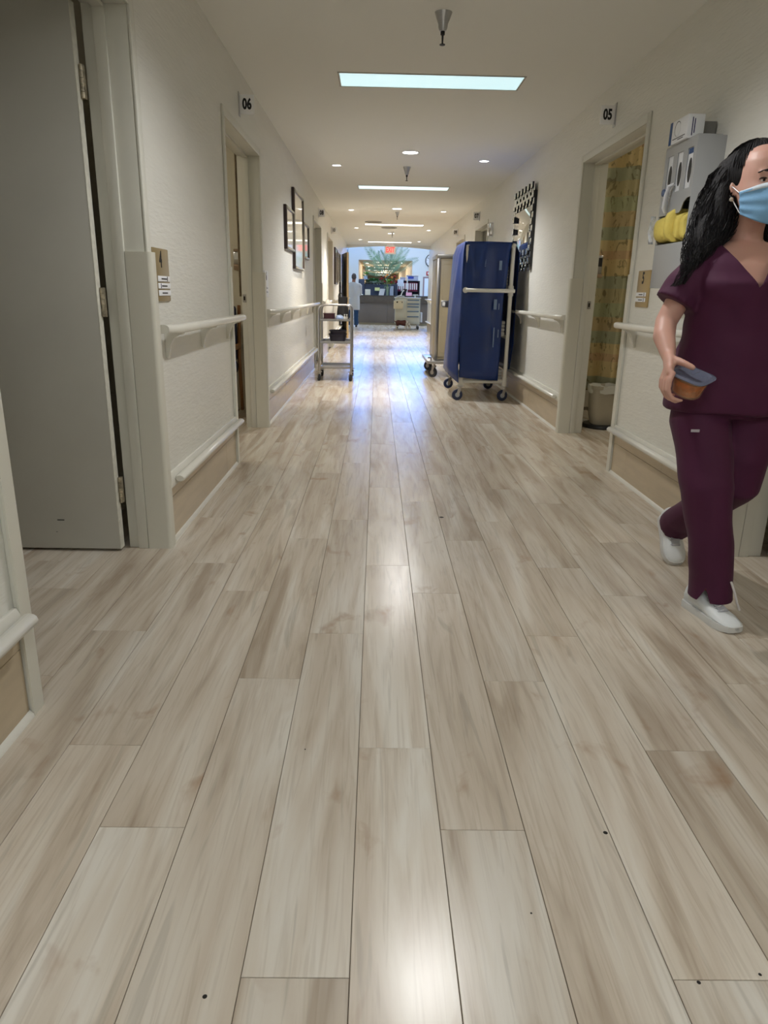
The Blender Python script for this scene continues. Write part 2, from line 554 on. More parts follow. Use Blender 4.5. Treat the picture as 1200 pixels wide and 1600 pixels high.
# ---- doors
d = struct_empty('door_1', (XL - 0.175, 2.86, 0), 'grey-white door standing open into the nearest left room, edge worn', 'door')
build(MB().box(XL - 1.32, 2.862, 0.012, XL - 0.1795, 2.905, 2.03), 'door_slab', M_door, d, bevel=0.002)
build(MB().box(XL - 0.1795, 2.862, 0.012, XL - 0.1775, 2.905, 2.03), 'door_edge', M_dooredge, d, label='worn chipped pale door edge')
for z in (0.21, 0.97, 1.73):
    h = build(MB().box(XL - 0.1775, 2.895, z, XL - 0.161, 2.912, z + 0.11), 'hinge', M_brass, d, bevel=0.001)
    hb = MB()
    for k in range(5): hb.lathe([(0.0065, z + k * 0.022 + 0.001), (0.0065, z + k * 0.022 + 0.021)], (XL - 0.169, 2.893, 0), 10)
    build(hb, 'knuckle', M_brass, h)
build(MB().box(-1.335, 2.8612, 0.137, -1.305, 2.862, 0.141), 'scratch', M_dark, d)
build(MB().box(-1.345, 2.8612, 0.085, -1.34, 2.862, 0.087), 'scratch', M_dark, d)
d = struct_empty('door_2', (XR + 0.2, 2.86, 0), 'grey-white door open into the nearest right room', 'door')
build(MB().box(XR + 0.2, 2.862, 0.012, XR + 1.3, 2.905, 2.03), 'door_slab', M_door, d, bevel=0.002)
def closed_door(idx, side, a, b, m, label):
    s = 1 if side == 'L' else -1
    face = XL if side == 'L' else XR
    x0, x1 = face - s * 0.12, face - s * 0.158
    d = struct_empty('door_%d' % idx, (x0, (a + b) / 2, 0), label, 'door')
    build(MB().box(min(x0, x1), a + 0.003, 0.01, max(x0, x1), b - 0.003, DH - 0.003), 'door_slab', m, d, bevel=0.002)
    build(MB().tube([(x0, a + 0.07, 1.0), (x0 + s * 0.05, a + 0.07, 1.0), (x0 + s * 0.05, a + 0.17, 1.0)], 0.009, 8), 'lever_handle', M_chrome, d)
    return d
M_greydoor = mat('grey_door', (128, 126, 118), 0.4, var=0.04)
closed_door(3, 'L', 10.60, 11.95, M_greydoor, 'dark grey door in the 08 doorway on the left')
closed_door(4, 'L', 13.50, 14.95, M_wooddoor, 'tan door in the 10 doorway on the left')
closed_door(5, 'R', 10.60, 11.85, M_greydoor, 'grey door in the 07 doorway behind the blue cart')
closed_door(6, 'R', 13.36, 14.60, M_wooddoor, 'tan door in the 09 doorway behind the beige cabinet')
# open brown door far along the left wall
d = struct_empty('door_7', (-0.88, 18.6, 0), 'brown door held open against the far left wall, pale edge and lever', 'door')
R = Matrix.Rotation(math.radians(-9), 3, 'Z')
mb = MB().cbox((0, 0, 1.0), (0.045, 1.0, 1.95)); mb.xform(Matrix.Translation((-0.78, 18.1, 0)) @ Matrix.Rotation(math.radians(10), 4, 'Z'))
build(mb, 'door_slab', M_darkdoor, d, bevel=0.002)
mb = MB().cbox((0.0, -0.503, 1.0), (0.045, 0.006, 1.95)); mb.xform(Matrix.Translation((-0.78, 18.1, 0)) @ Matrix.Rotation(math.radians(10), 4, 'Z'))
build(mb, 'door_edge', mat('pale_wood', (196, 172, 132), 0.5), d)
mb = MB().tube([(0, -0.43, 0.96), (0.06, -0.43, 0.96), (0.06, -0.32, 0.96)], 0.01, 8); mb.xform(Matrix.Translation((-0.78, 18.1, 0)) @ Matrix.Rotation(math.radians(10), 4, 'Z'))
build(mb, 'lever_handle', M_chrome, d)

# ---- handrails, bumper rails, baseboards
def handrail(side, y0, y1, label, nr_return=True, fr_return=True):
    s = 1 if side == 'L' else -1
    face = XL if side == 'L' else XR
    t = thing('handrail', (face, (y0 + y1) / 2, 0.90), label, 'handrail')
    # section: rounded top bar, 4.5 cm deep, 3.6 cm high
    def ring(y, x):
        out = []
        for k in range(14):
            q = 2 * PI * k / 14
            cx, cz = math.cos(q), math.sin(q)
            out.append((x + s * 0.026 * (abs(cx) ** 0.7) * (1 if cx > 0 else -1), y, 0.921 + 0.0185 * (abs(cz) ** 0.7) * (1 if cz > 0 else -1)))
        return out
    xo = face + s * 0.072
    rings = []
    if nr_return: rings += [ring(y0 + 0.0, face + s * 0.030), ring(y0 + 0.075, xo)]
    else: rings += [ring(y0, xo), ring(y0 + 0.05, xo)]
    if fr_return: rings += [ring(y1 - 0.075, xo), ring(y1, face + s * 0.030)]
    else: rings += [ring(y1 - 0.05, xo), ring(y1, xo)]
    build(MB().loft(rings), 'rail', M_rail, t)
    n = max(2, int(round((y1 - y0) / 1.0)) + 1)
    for k in range(n):
        y = y0 + 0.13 + (y1 - y0 - 0.26) * k / (n - 1)
        poly = [(face, 0.80), (face + s * 0.012, 0.795)]
        for j in range(7):
            q = j / 6
            poly.append((face + s * (0.016 + 0.062 * q ** 1.8), 0.805 + 0.09 * math.sin(q * PI / 2)))
        poly += [(face + s * 0.085, 0.905), (face, 0.905)]
        br = build(MB().prism(poly, y - 0.012, y + 0.012, 'Y'), 'bracket', M_rail, t, bevel=0.002)
    return t
def bumper(side, y0, y1, label):
    s = 1 if side == 'L' else -1
    face = XL if side == 'L' else XR
    t = thing('bumper_rail', (face, (y0 + y1) / 2, 0.25), label, 'bumper rail')
    poly = [(face, 0.250), (face + s * 0.022, 0.250), (face + s * 0.022, 0.285), (face + s * 0.012, 0.312), (face, 0.312)]
    build(MB().prism(poly, y0, y1, 'Y'), 'backing_strip', M_rail, t, bevel=0.002)
    rings = []
    for (y, k) in ((y0 + 0.05, 0.75), (y0 + 0.056, 1.0), (y1 - 0.008, 1.0), (y1, 0.75)):
        rg = []
        for j in range(12):
            q = 2 * PI * j / 12
            rg.append((face + s * (0.044 + 0.022 * k * math.cos(q)), y, 0.283 + 0.017 * k * math.sin(q)))
        rings.append(rg)
    build(MB().loft(rings), 'nose', M_rail, t)
    return t
base_l = struct_empty('baseboard_left', (XL, 8, 0), 'beige vinyl plank baseboard along the left wall', 'baseboard')
base_r = struct_empty('baseboard_right', (XR, 8, 0), 'beige vinyl plank baseboard along the right wall', 'baseboard')
def baseboard(side, y0, y1):
    s = 1 if side == 'L' else -1
    face = XL if side == 'L' else XR
    root = base_l if side == 'L' else base_r
    for (z0, z1, sh) in ((0.016, 0.196, 0.0), (0.198, 0.250, 0.55)):
        y = y0 - sh
        while y < y1 - 0.02:
            a, b = max(y, y0), min(y + 1.22, y1)
            if b - a > 0.03:
                build(MB().box(min(face, face + s * 0.006), a + 0.0008, z0, max(face, face + s * 0.006), b - 0.0008, z1), 'baseboard_plank', M_base, root, bevel=0.001, smooth=False)
            y += 1.22
    poly = [(face, 0), (face + s * 0.018, 0), (face + s * 0.016, 0.010), (face + s * 0.007, 0.018), (face, 0.018)]
    build(MB().prism(poly, y0, y1, 'Y'), 'quarter_round', M_rail, root)
segs_l = [(-5.9, 1.63, 'white handrail on the left wall beside the viewer', 0), (2.985, 4.51, 'white handrail below the number 4 plaque', 1),
          (5.885, 10.53, 'white handrail under the three framed pictures', 1), (12.01, 13.44, 'short white handrail on the left wall between doors 08 and 10', 1),
          (15.01, 22.2, 'far left white handrail beyond door 10', 1)]
for (a, b, lb, fl) in segs_l:
    handrail('L', a + 0.0, b - (-0.02 if a == 2.985 else 0.02 if fl else 0.5), lb, nr_return=bool(fl), fr_return=False)
    bumper('L', a, b + 0.0, lb.replace('handrail', 'bumper rail'))
    baseboard('L', a, b + (0.06 if fl == 0 else 0.05) - 0.06)
segs_r = [(-5.9, 1.59, 'white handrail at the right edge nearest the viewer'), (2.985, 4.44, 'white handrail behind the woman, below the glove dispenser'),
          (5.865, 10.53, 'white handrail below the mosaic mirror behind the blue cart'), (11.91, 13.30, 'short white handrail on the right wall between doors 07 and 09'),
          (14.66, 22.2, 'far right white handrail beyond the beige cabinet')]
for (a, b, lb) in segs_r:
    handrail('R', a, b - 0.02, lb, nr_return=True, fr_return=(abs(a - 5.865) < .01 or a > 11))
    bumper('R', a, b, lb.replace('handrail', 'bumper rail'))
    baseboard('R', a, b)

# ================================================================== CEILING FITTINGS
def troffer(y, strength, tint, label, name='ceiling_light'):
    x0, x1, y0, y1 = -0.262, 0.925, y - 0.15, y + 0.15
    t = thing(name, (0.33, y, ZC), label, 'ceiling light', 'fluorescent troffers along the corridor')
    f = MB()
    for (a, b, c, d_) in ((x0 - .012, x1 + .012, y0 - .012, y0), (x0 - .012, x1 + .012, y1, y1 + .012), (x0 - .012, x0, y0, y1), (x1, x1 + .012, y0, y1)):
        f.box(a, c, ZC - 0.004, b, d_, ZC)
    build(f, 'frame', mat('light_frame', (170, 168, 158), 0.5), t)
    m = mat('lens_%.2f' % strength, (230, 240, 240), 0.5, emit=tint, estr=strength)
    build(MB().box(x0, y0, ZC - 0.0025, x1, y1, ZC), 'lens', m, t)
    return t
CY = (0.62, 0.93, 1.0)
troffer(5.30, PANEL_NEAR, CY, 'cyan-tinted rectangular ceiling light, nearest the viewer')
troffer(10.26, PANEL_NEAR + 0.15, (0.72, 0.97, 1.0), 'second rectangular ceiling light from the viewer')
troffer(15.6, PANEL_FAR, (1.0, 0.97, 0.90), 'third rectangular ceiling light, between two round vents')
troffer(20.8, PANEL_FAR, (1.0, 0.97, 0.90), 'farthest rectangular ceiling light above the exit sign')
troffer(0.1, PANEL_REAR_FILL, (0.90, 0.96, 1.0), 'added unseen ceiling light over the viewer, brightening the near end')  # this and the next are added fill, far stronger than the visible panels
troffer(-4.8, PANEL_REAR_FILL, (0.90, 0.96, 1.0), 'added unseen ceiling light behind the viewer, brightening the near end')

def downlight(x, y, r, watts, cone, col, label, aim=0.0, estr=9.0, blend=0.6):
    t = thing('downlight', (x, y, ZC), label, 'downlight', 'recessed downlights along the corridor')
    f = MB().lathe([(r + 0.018, 0.0), (r + 0.018, -0.003), (r + 0.006, -0.006), (r, -0.003), (r, 0.0)], (x, y, ZC), 24)
    build(f, 'trim_ring', M_white, t)
    build(MB().lathe([(r, -0.0005), (r, -0.0025)], (x, y, ZC), 24), 'lamp', mat('downlight_glow_%.1f' % estr, (250, 245, 230), 0.5, emit=col, estr=estr), t)
    ld = bpy.data.lights.new('downlight_bulb', 'SPOT')
    ld.energy = watts; ld.color = col; ld.spot_size = math.radians(cone); ld.spot_blend = blend
    ld.shadow_soft_size = 0.035
    lo = bpy.data.objects.new('downlight_bulb', ld); COL.objects.link(lo)
    lo.parent = t; lo.location = (0, 0, -0.05)
    lo.rotation_euler = (0, aim, 0)
    return t
for (y, lb, p) in ((-2.4, 'centre downlight behind the viewer', 1.1), (2.8, 'centre downlight just above the viewer', 0.75), (7.77, 'largest round centre downlight, beyond the first light panel', 1.5),
                (12.7, 'centre downlight beyond the second light panel', 1.7), (17.8, 'centre downlight beyond the third light panel', 1.7)):
    downlight(0.31, y, 0.075, P_CENTRE * p, 150, NEUT, lb, estr=12)
for (x, y, lb) in ((-0.466, 8.61, 'first small downlight along the left wall'), (1.10, 8.15, 'first small downlight along the right wall'),
                   (-0.456, 13.02, 'second small downlight along the left wall'), (1.11, 13.0, 'second small downlight along the right wall'),
                   (-0.465, 16.5, 'third small downlight along the left wall'), (1.12, 16.75, 'third small downlight along the right wall'),
                   (-0.46, 20.0, 'fourth small downlight along the left wall'), (1.11, 20.3, 'fourth small downlight along the right wall')):
    downlight(x, y, 0.045, P_SIDE, 78, WARM, lb, estr=12, blend=0.35)

def sprinkler(x, y, label, h=0.14):
    t = thing('sprinkler', (x, y, ZC), label, 'sprinkler', 'sprinkler heads along the ceiling')
    s = h / 0.14
    build(MB().lathe([(0.044 * s, 0), (0.042 * s, -0.006), (0.033 * s, -0.03 * s), (0.024 * s, -0.05 * s), (0.023 * s, -0.066 * s), (0.016 * s, -0.082 * s), (0.012 * s, -0.082 * s)], (x, y, ZC), 20), 'cup', M_steel, t)
    build(MB().lathe([(0.011 * s, -0.08 * s), (0.011 * s, -0.097 * s), (0.0055 * s, -0.10 * s), (0.004 * s, -0.137 * s), (0.014 * s, -0.138 * s), (0.014 * s, -0.142 * s)], (x, y, ZC), 14), 'stem', M_black, t)
    return t
sprinkler(0.31, 4.10, 'steel sprinkler head with dark stem, nearest the viewer')
sprinkler(0.312, 8.63, 'sprinkler head just beyond the largest centre downlight')
sprinkler(0.33, 13.17, 'third sprinkler head from the viewer', 0.12)
sprinkler(0.33, 17.3, 'farthest steel sprinkler head before the lobby', 0.12)
for (x, y, lb) in ((-0.09, 15.05, 'round ceiling vent just before the third light panel'), (0.24, 16.25, 'round ceiling vent just beyond the third light panel')):
    t = thing('ceiling_vent', (x, y, ZC), lb, 'vent')
    build(MB().lathe([(0.17, 0), (0.17, -0.008), (0.14, -0.016), (0.13, -0.006)], (x, y, ZC), 24), 'outer_ring', mat('vent_grey', (150, 148, 140), 0.5), t)
    build(MB().lathe([(0.10, -0.004), (0.10, -0.02), (0.02, -0.024)], (x, y, ZC), 24), 'cone', mat('vent_grey', (150, 148, 140), 0.5), t)

# ================================================================== SIGNS
def blade_sign(side, y, num, label):
    s = 1 if side == 'L' else -1
    face = XL if side == 'L' else XR
    t = thing('room_number_sign', (face, y, 2.22), label, 'sign', 'projecting room number signs')
    xa, xb = face + s * 0.006, face + s * 0.098
    build(MB().box(min(face, face + s * 0.004), y - 0.02, 2.145, max(face, face + s * 0.004), y + 0.03, 2.285), 'wall_bracket', M_steel, t, bevel=0.001)
    build(MB().box(min(xa, xb), y - 0.004, 2.158, max(xa, xb), y + 0.004, 2.27), 'plate', mat('sign_white', (246, 247, 250), 0.5), t, bevel=0.001)
    cx = (xa + xb) / 2
    tm = text_geo(num, 0.085, (cx, y - 0.0045, 2.214), (1, 0, 0), (0, 0, 1), 0.0006, 0.68, 0.0034)
    build(tm, 'number', M_ink, t, smooth=False, label='black number ' + num)
    return t
for (side, y, n) in (('L', 5.10, '06'), ('R', 5.15, '05'), ('L', 11.5, '08'), ('L', 14.6, '10'), ('R', 11.5, '07'), ('R', 14.5, '09')):
    blade_sign(side, y, n, {'06': 'white 06 sign above the first doorway beyond the open door, left wall', '05': 'white 05 sign above the curtained doorway, right wall', '08': 'white 08 sign above the dark grey door', '10': 'white 10 sign, farthest on the left wall', '07': 'white 07 sign above the blue covered cart', '09': 'white 09 sign, farthest on the right wall'}[n])

def plaque(side, y0, y1, z0, z1, num, m, cards, label):
    s = 1 if side == 'L' else -1
    face = XL if side == 'L' else XR
    t = thing('room_plaque', (face, (y0 + y1) / 2, z0), label, 'sign')
    th = 0.008
    build(MB().box(min(face, face + s * th), y0, z0, max(face, face + s * th), y1, z1), 'plate', m, t, bevel=0.003)
    rt = (0, s, 0); xo = face + s * (th + 0.0003)
    w = y1 - y0; h = z1 - z0
    build(text_geo(num, 0.088, (xo, (y0 + y1) / 2 - s * 0.01, z1 - h * 0.22), rt, (0, 0, 1), 0.0006, 0.8, 0.0028), 'number', M_ink, t, smooth=False, label='black number ' + num)
    for k in range(cards):
        zc = z0 + h * (0.43 - 0.135 * k) if cards == 3 else z0 + h * 0.28 + 0.014 - 0.03 * k
        ya, yb = y0 + w * 0.17, y1 - w * 0.02
        c = build(MB().box(min(xo, xo + s * 0.003), ya, zc - 0.011, max(xo, xo + s * 0.003), yb, zc + 0.011), 'name_card', M_paper, t, bevel=0.001)
        xc = xo + s * 0.0032
        build(MB().box(min(xc, xc + s * .0004), ya + 0.045, zc - 0.003, max(xc, xc + s * .0004), yb - 0.05, zc + 0.002), 'print_line', M_ink, c)
        q = (0.125 if k == 0 else 0.03) if cards == 3 else 0.02
        if k < 2:
            build(MB().box(min(xc, xc + s * .0004), ya + q, zc - 0.0095, max(xc, xc + s * .0004), ya + q + 0.008, zc + 0.0095), 'card_bar', mat('navy_ink', (24, 24, 92), 0.5) if k else M_ink, c)
        if cards == 3:
            build(MB().box(min(xo, xo + s * .0006), y0 + w * 0.05, zc - 0.008, max(xo, xo + s * .0006), y0 + w * 0.11, zc + 0.008), 'slot', M_ink, t)
    return t
plaque('L', 3.002, 3.215, 1.030, 1.238, '4', M_bronze, 3, 'bronze room plaque number 4 with three name cards')
plaque('L', 5.93, 6.12, 1.03, 1.235, '6', M_white, 2, 'white room plaque number 6 beside the doorway guard')
plaque('R', 4.155, 4.35, 1.030, 1.232, '5', mat('gold_plate', (176, 152, 104), 0.34, metal=0.3), 2, 'gold room plaque number 5 right of the curtained doorway')

# ================================================================== PICTURES ON THE LEFT WALL
M_frame = mat('picture_frame_dark', (50, 34, 34), 0.3)
M_silver = mat('picture_frame_silver', (176, 172, 160), 0.25, metal=0.6)
M_print = mat('framed_print', (196, 196, 182), 0.12, var=0.15, vscale=5, coat=1.0)
M_mat = mat('picture_mat', (216, 210, 190), 0.15, coat=1.0)
def picture(y0, y1, z0, z1, label, group='framed pictures on the left wall', proud=0.035):
    t = thing('framed_picture', (XL, (y0 + y1) / 2, z0), label, 'picture', group)
    x0, x1 = XL, XL + proud
    w = 0.03
    m = MB()
    m.box(x0, y0, z0, x1 - .006, y0 + w, z1).box(x0, y1 - w, z0, x1 - .006, y1, z1).box(x0, y0 + w, z0, x1 - .006, y1 - w, z0 + w).box(x0, y0 + w, z1 - w, x1 - .006, y1 - w, z1)
    build(m, 'frame', M_frame, t, bevel=0.003)
    m = MB(); a, b, c, d_ = y0 + .006, y1 - .006, z0 + .006, z1 - .006; v = .02
    m.box(x1 - .006, a, c, x1, a + v, d_).box(x1 - .006, b - v, c, x1, b, d_).box(x1 - .006, a + v, c, x1, b - v, c + v).box(x1 - .006, a + v, d_ - v, x1, b - v, d_)
    build(m, 'frame_face', M_silver, t, bevel=0.002)
    build(MB().box(x0 + 0.002, y0 + w, z0 + w, x1 - 0.014, y1 - w, z1 - w), 'mat_board', M_mat, t)
    q = 0.07 if (y1 - y0) > 0.5 else 0.05
    build(MB().box(x1 - 0.014, y0 + w + q, z0 + w + q, x1 - 0.013, y1 - w - q, z1 - w - q), 'print', M_print, t)
picture(7.28, 7.95, 1.47, 1.87, 'smaller framed picture left of the tall one')
picture(7.98, 8.95, 1.31, 2.11, 'tall framed picture in the middle of the three')
picture(9.0, 9.62, 1.46, 1.87, 'smaller framed picture right of the tall one')
picture(15.6, 16.55, 1.24, 1.97, 'dark framed picture beyond door 10', 'framed pictures beyond door 10')
picture(16.75, 17.45, 1.30, 1.93, 'farthest framed picture beside the open brown door', 'framed pictures beyond door 10')

# ================================================================== MOSAIC MIRROR
t = thing('wall_mirror', (XR, 7.95, 1.31), 'rectangular wall mirror framed in staggered mirror tiles with black edges', 'mirror')
build(MB().box(XR - 0.02, 7.42, 1.36, XR, 8.46, 2.06), 'backing', M_ebony, t)
build(MB().box(XR - 0.034, 7.54, 1.48, XR - 0.02, 8.34, 1.93), 'mirror_pane', M_mirror, t, bevel=0.003)
cw = 0.0875
for r in range(13):
    z = 1.325 + r * 0.061
    for c in range(12):
        y = 7.415 + c * cw
        border = (r < 3 or r > 9 or c < 1 or c > 10)
        if not border: continue
        off = 0.03 * ((c % 2))
        dep = 0.010 if (r + c) % 2 else 0.0
        zz = z + off
        x1 = XR - 0.028 - dep
        e = build(MB().box(x1 + 0.002, y + 0.002, zz, XR - 0.0205, y + cw - 0.002, zz + 0.059), 'tile_block', M_ebony, t)
        build(MB().box(x1 - 0.002, y + 0.005, zz + 0.003, x1 + 0.0018, y + cw - 0.005, zz + 0.056), 'mirror_tile', M_mirror, e, bevel=0.0015)

# chrome sconce next to the 07 doorway
t = thing('wall_sconce', (XR, 10.2, 1.84), 'chrome half-round sconce beside the 07 doorway', 'wall light')
mb = MB(); rings = []
for z in (1.84, 1.85, 1.99, 2.0):
    k = 0.9 if z in (1.84, 2.0) else 1
    rings.append([(XR - 0.06 * k * math.sin(PI * j / 10), 10.2 + 0.09 * k * math.cos(PI * j / 10), z) for j in range(11)])
mb.loft(rings)
build(mb, 'shade', M_chrome, t)
build(MB().box(XR - 0.006, 10.1, 1.83, XR, 10.3, 2.01), 'back_plate', M_white, t, bevel=0.002)

# ================================================================== EXIT SIGN
t = thing('exit_sign', (0.375, 21.2, 2.10), 'lit red EXIT sign hanging at the corridor end', 'sign')
build(MB().box(0.20, 21.18, 2.13, 0.51, 21.24, 2.345), 'housing', mat('exit_housing', (206, 196, 186), 0.4), t, bevel=0.004)
build(MB().box(0.25, 21.19, 2.345, 0.46, 21.23, ZC), 'canopy', M_white, t)
build(text_geo('EXIT', 0.19, (0.355, 21.176, 2.238), (1, 0, 0), (0, 0, 1), 0.003, 0.62, 0.006), 'letters', mat('exit_red', (230, 50, 50), 0.4, emit=(1.0, 0.09, 0.08), estr=1.1), t, smooth=False)

# ================================================================== CASTERS
def caster(parent, x, y, ztop, r=0.05, yaw=0.0, m_tyre=None, w=0.028, hub=None):
    """a swivel caster: fork with plate, tyre, hub disc; wheel axis along X at yaw 0"""
    Rz = Matrix.Translation((x, y, 0)) @ Matrix.Rotation(yaw, 4, 'Z')
    off = wloc(parent)
    f = MB()
    f.cbox((0, 0, ztop - 0.004), (0.06, 0.06, 0.008))
    f.lathe([(0.018, ztop - 0.03), (0.018, ztop - 0.008)], (0, 0, 0), 12)
    for sx in (-1, 1):
        f.prism([(-0.02, ztop - 0.03), (0.02, ztop - 0.03), (0.035, r - 0.008), (0.012, r - 0.012)], sx * (w / 2 + 0.004) - 0.0015, sx * (w / 2 + 0.004) + 0.0015, 'X')
    f.cbox((0, 0, ztop - 0.031), (w + 0.011, 0.04, 0.004))
    f.xform(Rz)
    c = build(f, 'caster', M_steel, parent)
    tr = MB().lathe([(r * 0.62, -w / 2), (r * 0.95, -w / 2), (r, -w * 0.3), (r, w * 0.3), (r * 0.95, w / 2), (r * 0.62, w / 2)], (0, 0.022, r), 22, 'X').xform(Rz)
    build(tr, 'tyre', m_tyre or M_rubber, c)
    hb = MB().lathe([(r * 0.62, -w / 2 + 0.002), (r * 0.2, -w / 2 - 0.003), (r * 0.2, w / 2 + 0.003), (r * 0.62, w / 2 - 0.002)], (0, 0.022, r), 16, 'X').xform(Rz)
    build(hb, 'hub', hub or M_white, c)

# ================================================================== STEEL SERVICE CART (LEFT)
t = thing('service_cart', (-0.51, 9.35, 0), 'three-shelf tubular steel service cart by the left wall', 'cart')
px0, px1, py0, py1 = -0.715, -0.315, 9.10, 9.62
for y in (py0, py1):
    pts = [(px0, y, 0.11), (px0, y, 0.86)]
    for k in range(1, 6):
        q = PI / 2 * k / 6
        pts.append((px0 + 0.07 * (1 - math.cos(q)), y, 0.86 + 0.07 * math.sin(q)))
    pts += [(px0 + 0.07, y, 0.93), (px1 - 0.07, y, 0.93)]
    for k in range(1, 6):
        q = PI / 2 * k / 6
        pts.append((px1 - 0.07 + 0.07 * math.sin(q), y, 0.86 + 0.07 * math.cos(q)))
    pts += [(px1, y, 0.86), (px1, y, 0.11)]
    build(MB().tube(pts, 0.0125, 10, up=(0, 1, 0)), 'frame_tube', M_steel, t)
for z in (0.735, 0.465, 0.155):
    m = MB().box(px0 + .012, py0 + .01, z, px1 - .012, py1 - .01, z + 0.004)
    m.box(px0 + .012, py0 + .01, z, px1 - .012, py0 + .013, z + 0.028).box(px0 + .012, py1 - .013, z, px1 - .012, py1 - .01, z + 0.028)
    m.box(px0 + .012, py0 + .013, z, px0 + .015, py1 - .013, z + 0.028).box(px1 - .015, py0 + .013, z, px1 - .012, py1 - .013, z + 0.028)
    build(m, 'shelf', M_steel, t)
for (x, y) in ((px0, py0), (px1, py0), (px0, py1), (px1, py1)):
    caster(t, x, y, 0.12, 0.045, 0.3, w=0.026, hub=M_rubber)
# load
tb = thing('tub', (-0.49, 9.3, 0.470), 'lower dark navy tub of the stack on the cart', 'tub', 'stacked tubs on the cart')
def tub_shape(x, y, z, w, d, h, k=0.8):
    rings = []
    def sq(a, b, zz):
        out = []
        for j in range(20):
            q = 2 * PI * j / 20
            c, s_ = math.cos(q), math.sin(q)
            out.append((x + a * (abs(c) ** 0.45) * (1 if c > 0 else -1), y + b * (abs(s_) ** 0.45) * (1 if s_ > 0 else -1), zz))
        return out
    for (f_, zz) in ((0.7, z), (k + 0.02, z + h * 0.25), (0.93, z + h * 0.9), (1.0, z + h * 0.92), (1.0, z + h), (0.92, z + h), (0.88, z + h * 0.85), (0.68, z + 0.006)):
        rings.append(sq(w / 2 * f_, d / 2 * f_, zz))
    return MB().loft(rings)
M_navy = mat('navy_plastic', (30, 26, 42), 0.5)
build(tub_shape(-0.49, 9.3, 0.470, 0.235, 0.3, 0.105), 'basin', M_navy, tb)
tb = thing('tub', (-0.485, 9.3, 0.545), 'upper dark navy tub of the stack on the cart', 'tub', 'stacked tubs on the cart')
build(tub_shape(-0.485, 9.3, 0.53, 0.225, 0.3, 0.09), 'basin', M_navy, tb)
o = tub_shape(-0.595, 9.25, 0.740, 0.15, 0.22, 0.085, 0.9)
tag(build(o, 'bin', mat('maroon_plastic', (62, 26, 34), 0.45)), 'dark maroon bin on the top shelf of the steel cart', 'bin')
def lump(name, c, r, m, label, cat, seed=0, amp=0.25):
    mb = MB().ball(c, r, 20, 14)
    cc = Vector(c)
    mb.v = [cc + (p - cc) * (1 + amp * noise.noise((p - cc) * (1.6 / max(r)) + Vector((seed, 0, 0)))) for p in mb.v]
    z0 = c[2] - r[2] * 0.85
    for p in mb.v: p.z = max(p.z, z0)
    return tag(build(mb, name, m), label, cat)
lump('plastic_bag', (-0.463, 9.22, 0.772), (0.055, 0.06, 0.038), mat('pale_blue_film', (150, 170, 206), 0.35), 'crumpled pale blue bag on the top shelf of the steel cart', 'bag', 3)
for (x, lb) in ((-0.40, 'small clear bottle at the right end of the top cart shelf'), (-0.372, 'second small bottle at the right end of the top cart shelf')):
    b_ = thing('bottle', (x, 9.2, 0.739), lb, 'bottle', 'small bottles on the cart')
    build(MB().lathe([(0.013, 0), (0.014, 0.005), (0.014, 0.045), (0.006, 0.06), (0.006, 0.066)], (x, 9.2, 0.739), 12), 'body', mat('clear_bottle', (190, 190, 186), 0.2), b_)
    build(MB().lathe([(0.008, 0.066), (0.008, 0.08)], (x, 9.2, 0.739), 10), 'cap', M_white, b_)
lump('laundry_bag', (-0.615, 9.46, 0.86), (0.055, 0.09, 0.145), mat('white_cloth', (214, 210, 200), 0.8), 'upright white cloth bag at the back of the steel cart', 'bag', 9, 0.35)
t = thing('tote_bag', (-0.44, 9.48, 0.74), 'black bag with handle at the back of the steel cart', 'bag')
m = MB(); rings = []
for (z, a, b) in ((0.74, .075, .09), (0.78, .08, .09), (0.88, .07, .08), (0.95, .058, .07), (0.965, .062, .07), (1.02, .06, .07), (1.025, .05, .06)):
    rings.append([(-0.435 + a * math.cos(2 * PI * k / 16), 9.48 + b * math.sin(2 * PI * k / 16), z + 0.006 * math.sin(5 * k)) for k in range(16)])
build(m.loft(rings), 'bag_body', mat('black_cloth', (24, 24, 26), 0.8), t)
build(MB().tube([(-0.46 + 0.03 * math.cos(PI * k / 8), 9.42, 1.02 + 0.05 * math.sin(PI * k / 8)) for k in range(9)], 0.005, 6), 'handle', mat('black_cloth', (24, 24, 26), 0.8), t)

# ================================================================== BEIGE CABINET CART (RIGHT)
M_beige = mat('beige_enamel', (178, 166, 138), 0.35)
M_cabsteel = mat('cabinet_steel', (170, 168, 166), 0.3, metal=0.9)
t = thing('meal_cabinet', (1.11, 10.2, 0), 'tall beige cabinet on casters with steel top, behind the blue cart', 'cabinet')
cx0, cx1, cy0, cy1 = 0.79, 1.40, 9.80, 10.62
build(MB().box(cx0, cy0, 0.235, cx1, cy1, 1.53), 'body', M_beige, t, bevel=0.012)
build(MB().box(cx0 - 0.012, cy0 - 0.012, 1.53, cx1 + 0.012, cy1 + 0.012, 1.58), 'top_cap', M_cabsteel, t, bevel=0.004)
dr = build(MB().box(cx0 + 0.045, cy0 - 0.014, 0.27, cx1 - 0.03, cy0, 1.505), 'door', M_beige, t, bevel=0.004)
def emboss(x0, x1, z0, z1, y):
    m = MB(); w = 0.006
    m.box(x0, y - .004, z0, x0 + w, y, z1).box(x1 - w, y - .004, z0, x1, y, z1).box(x0 + w, y - .004, z0, x1 - w, y, z0 + w).box(x0 + w, y - .004, z1 - w, x1 - w, y, z1)
    return m
build(emboss(0.86, 1.38, 0.32, 0.74, cy0 - 0.014), 'lower_panel', M_beige, dr, bevel=0.001)
build(emboss(0.86, 1.38, 0.78, 1.46, cy0 - 0.014), 'upper_panel', M_beige, dr, bevel=0.001)
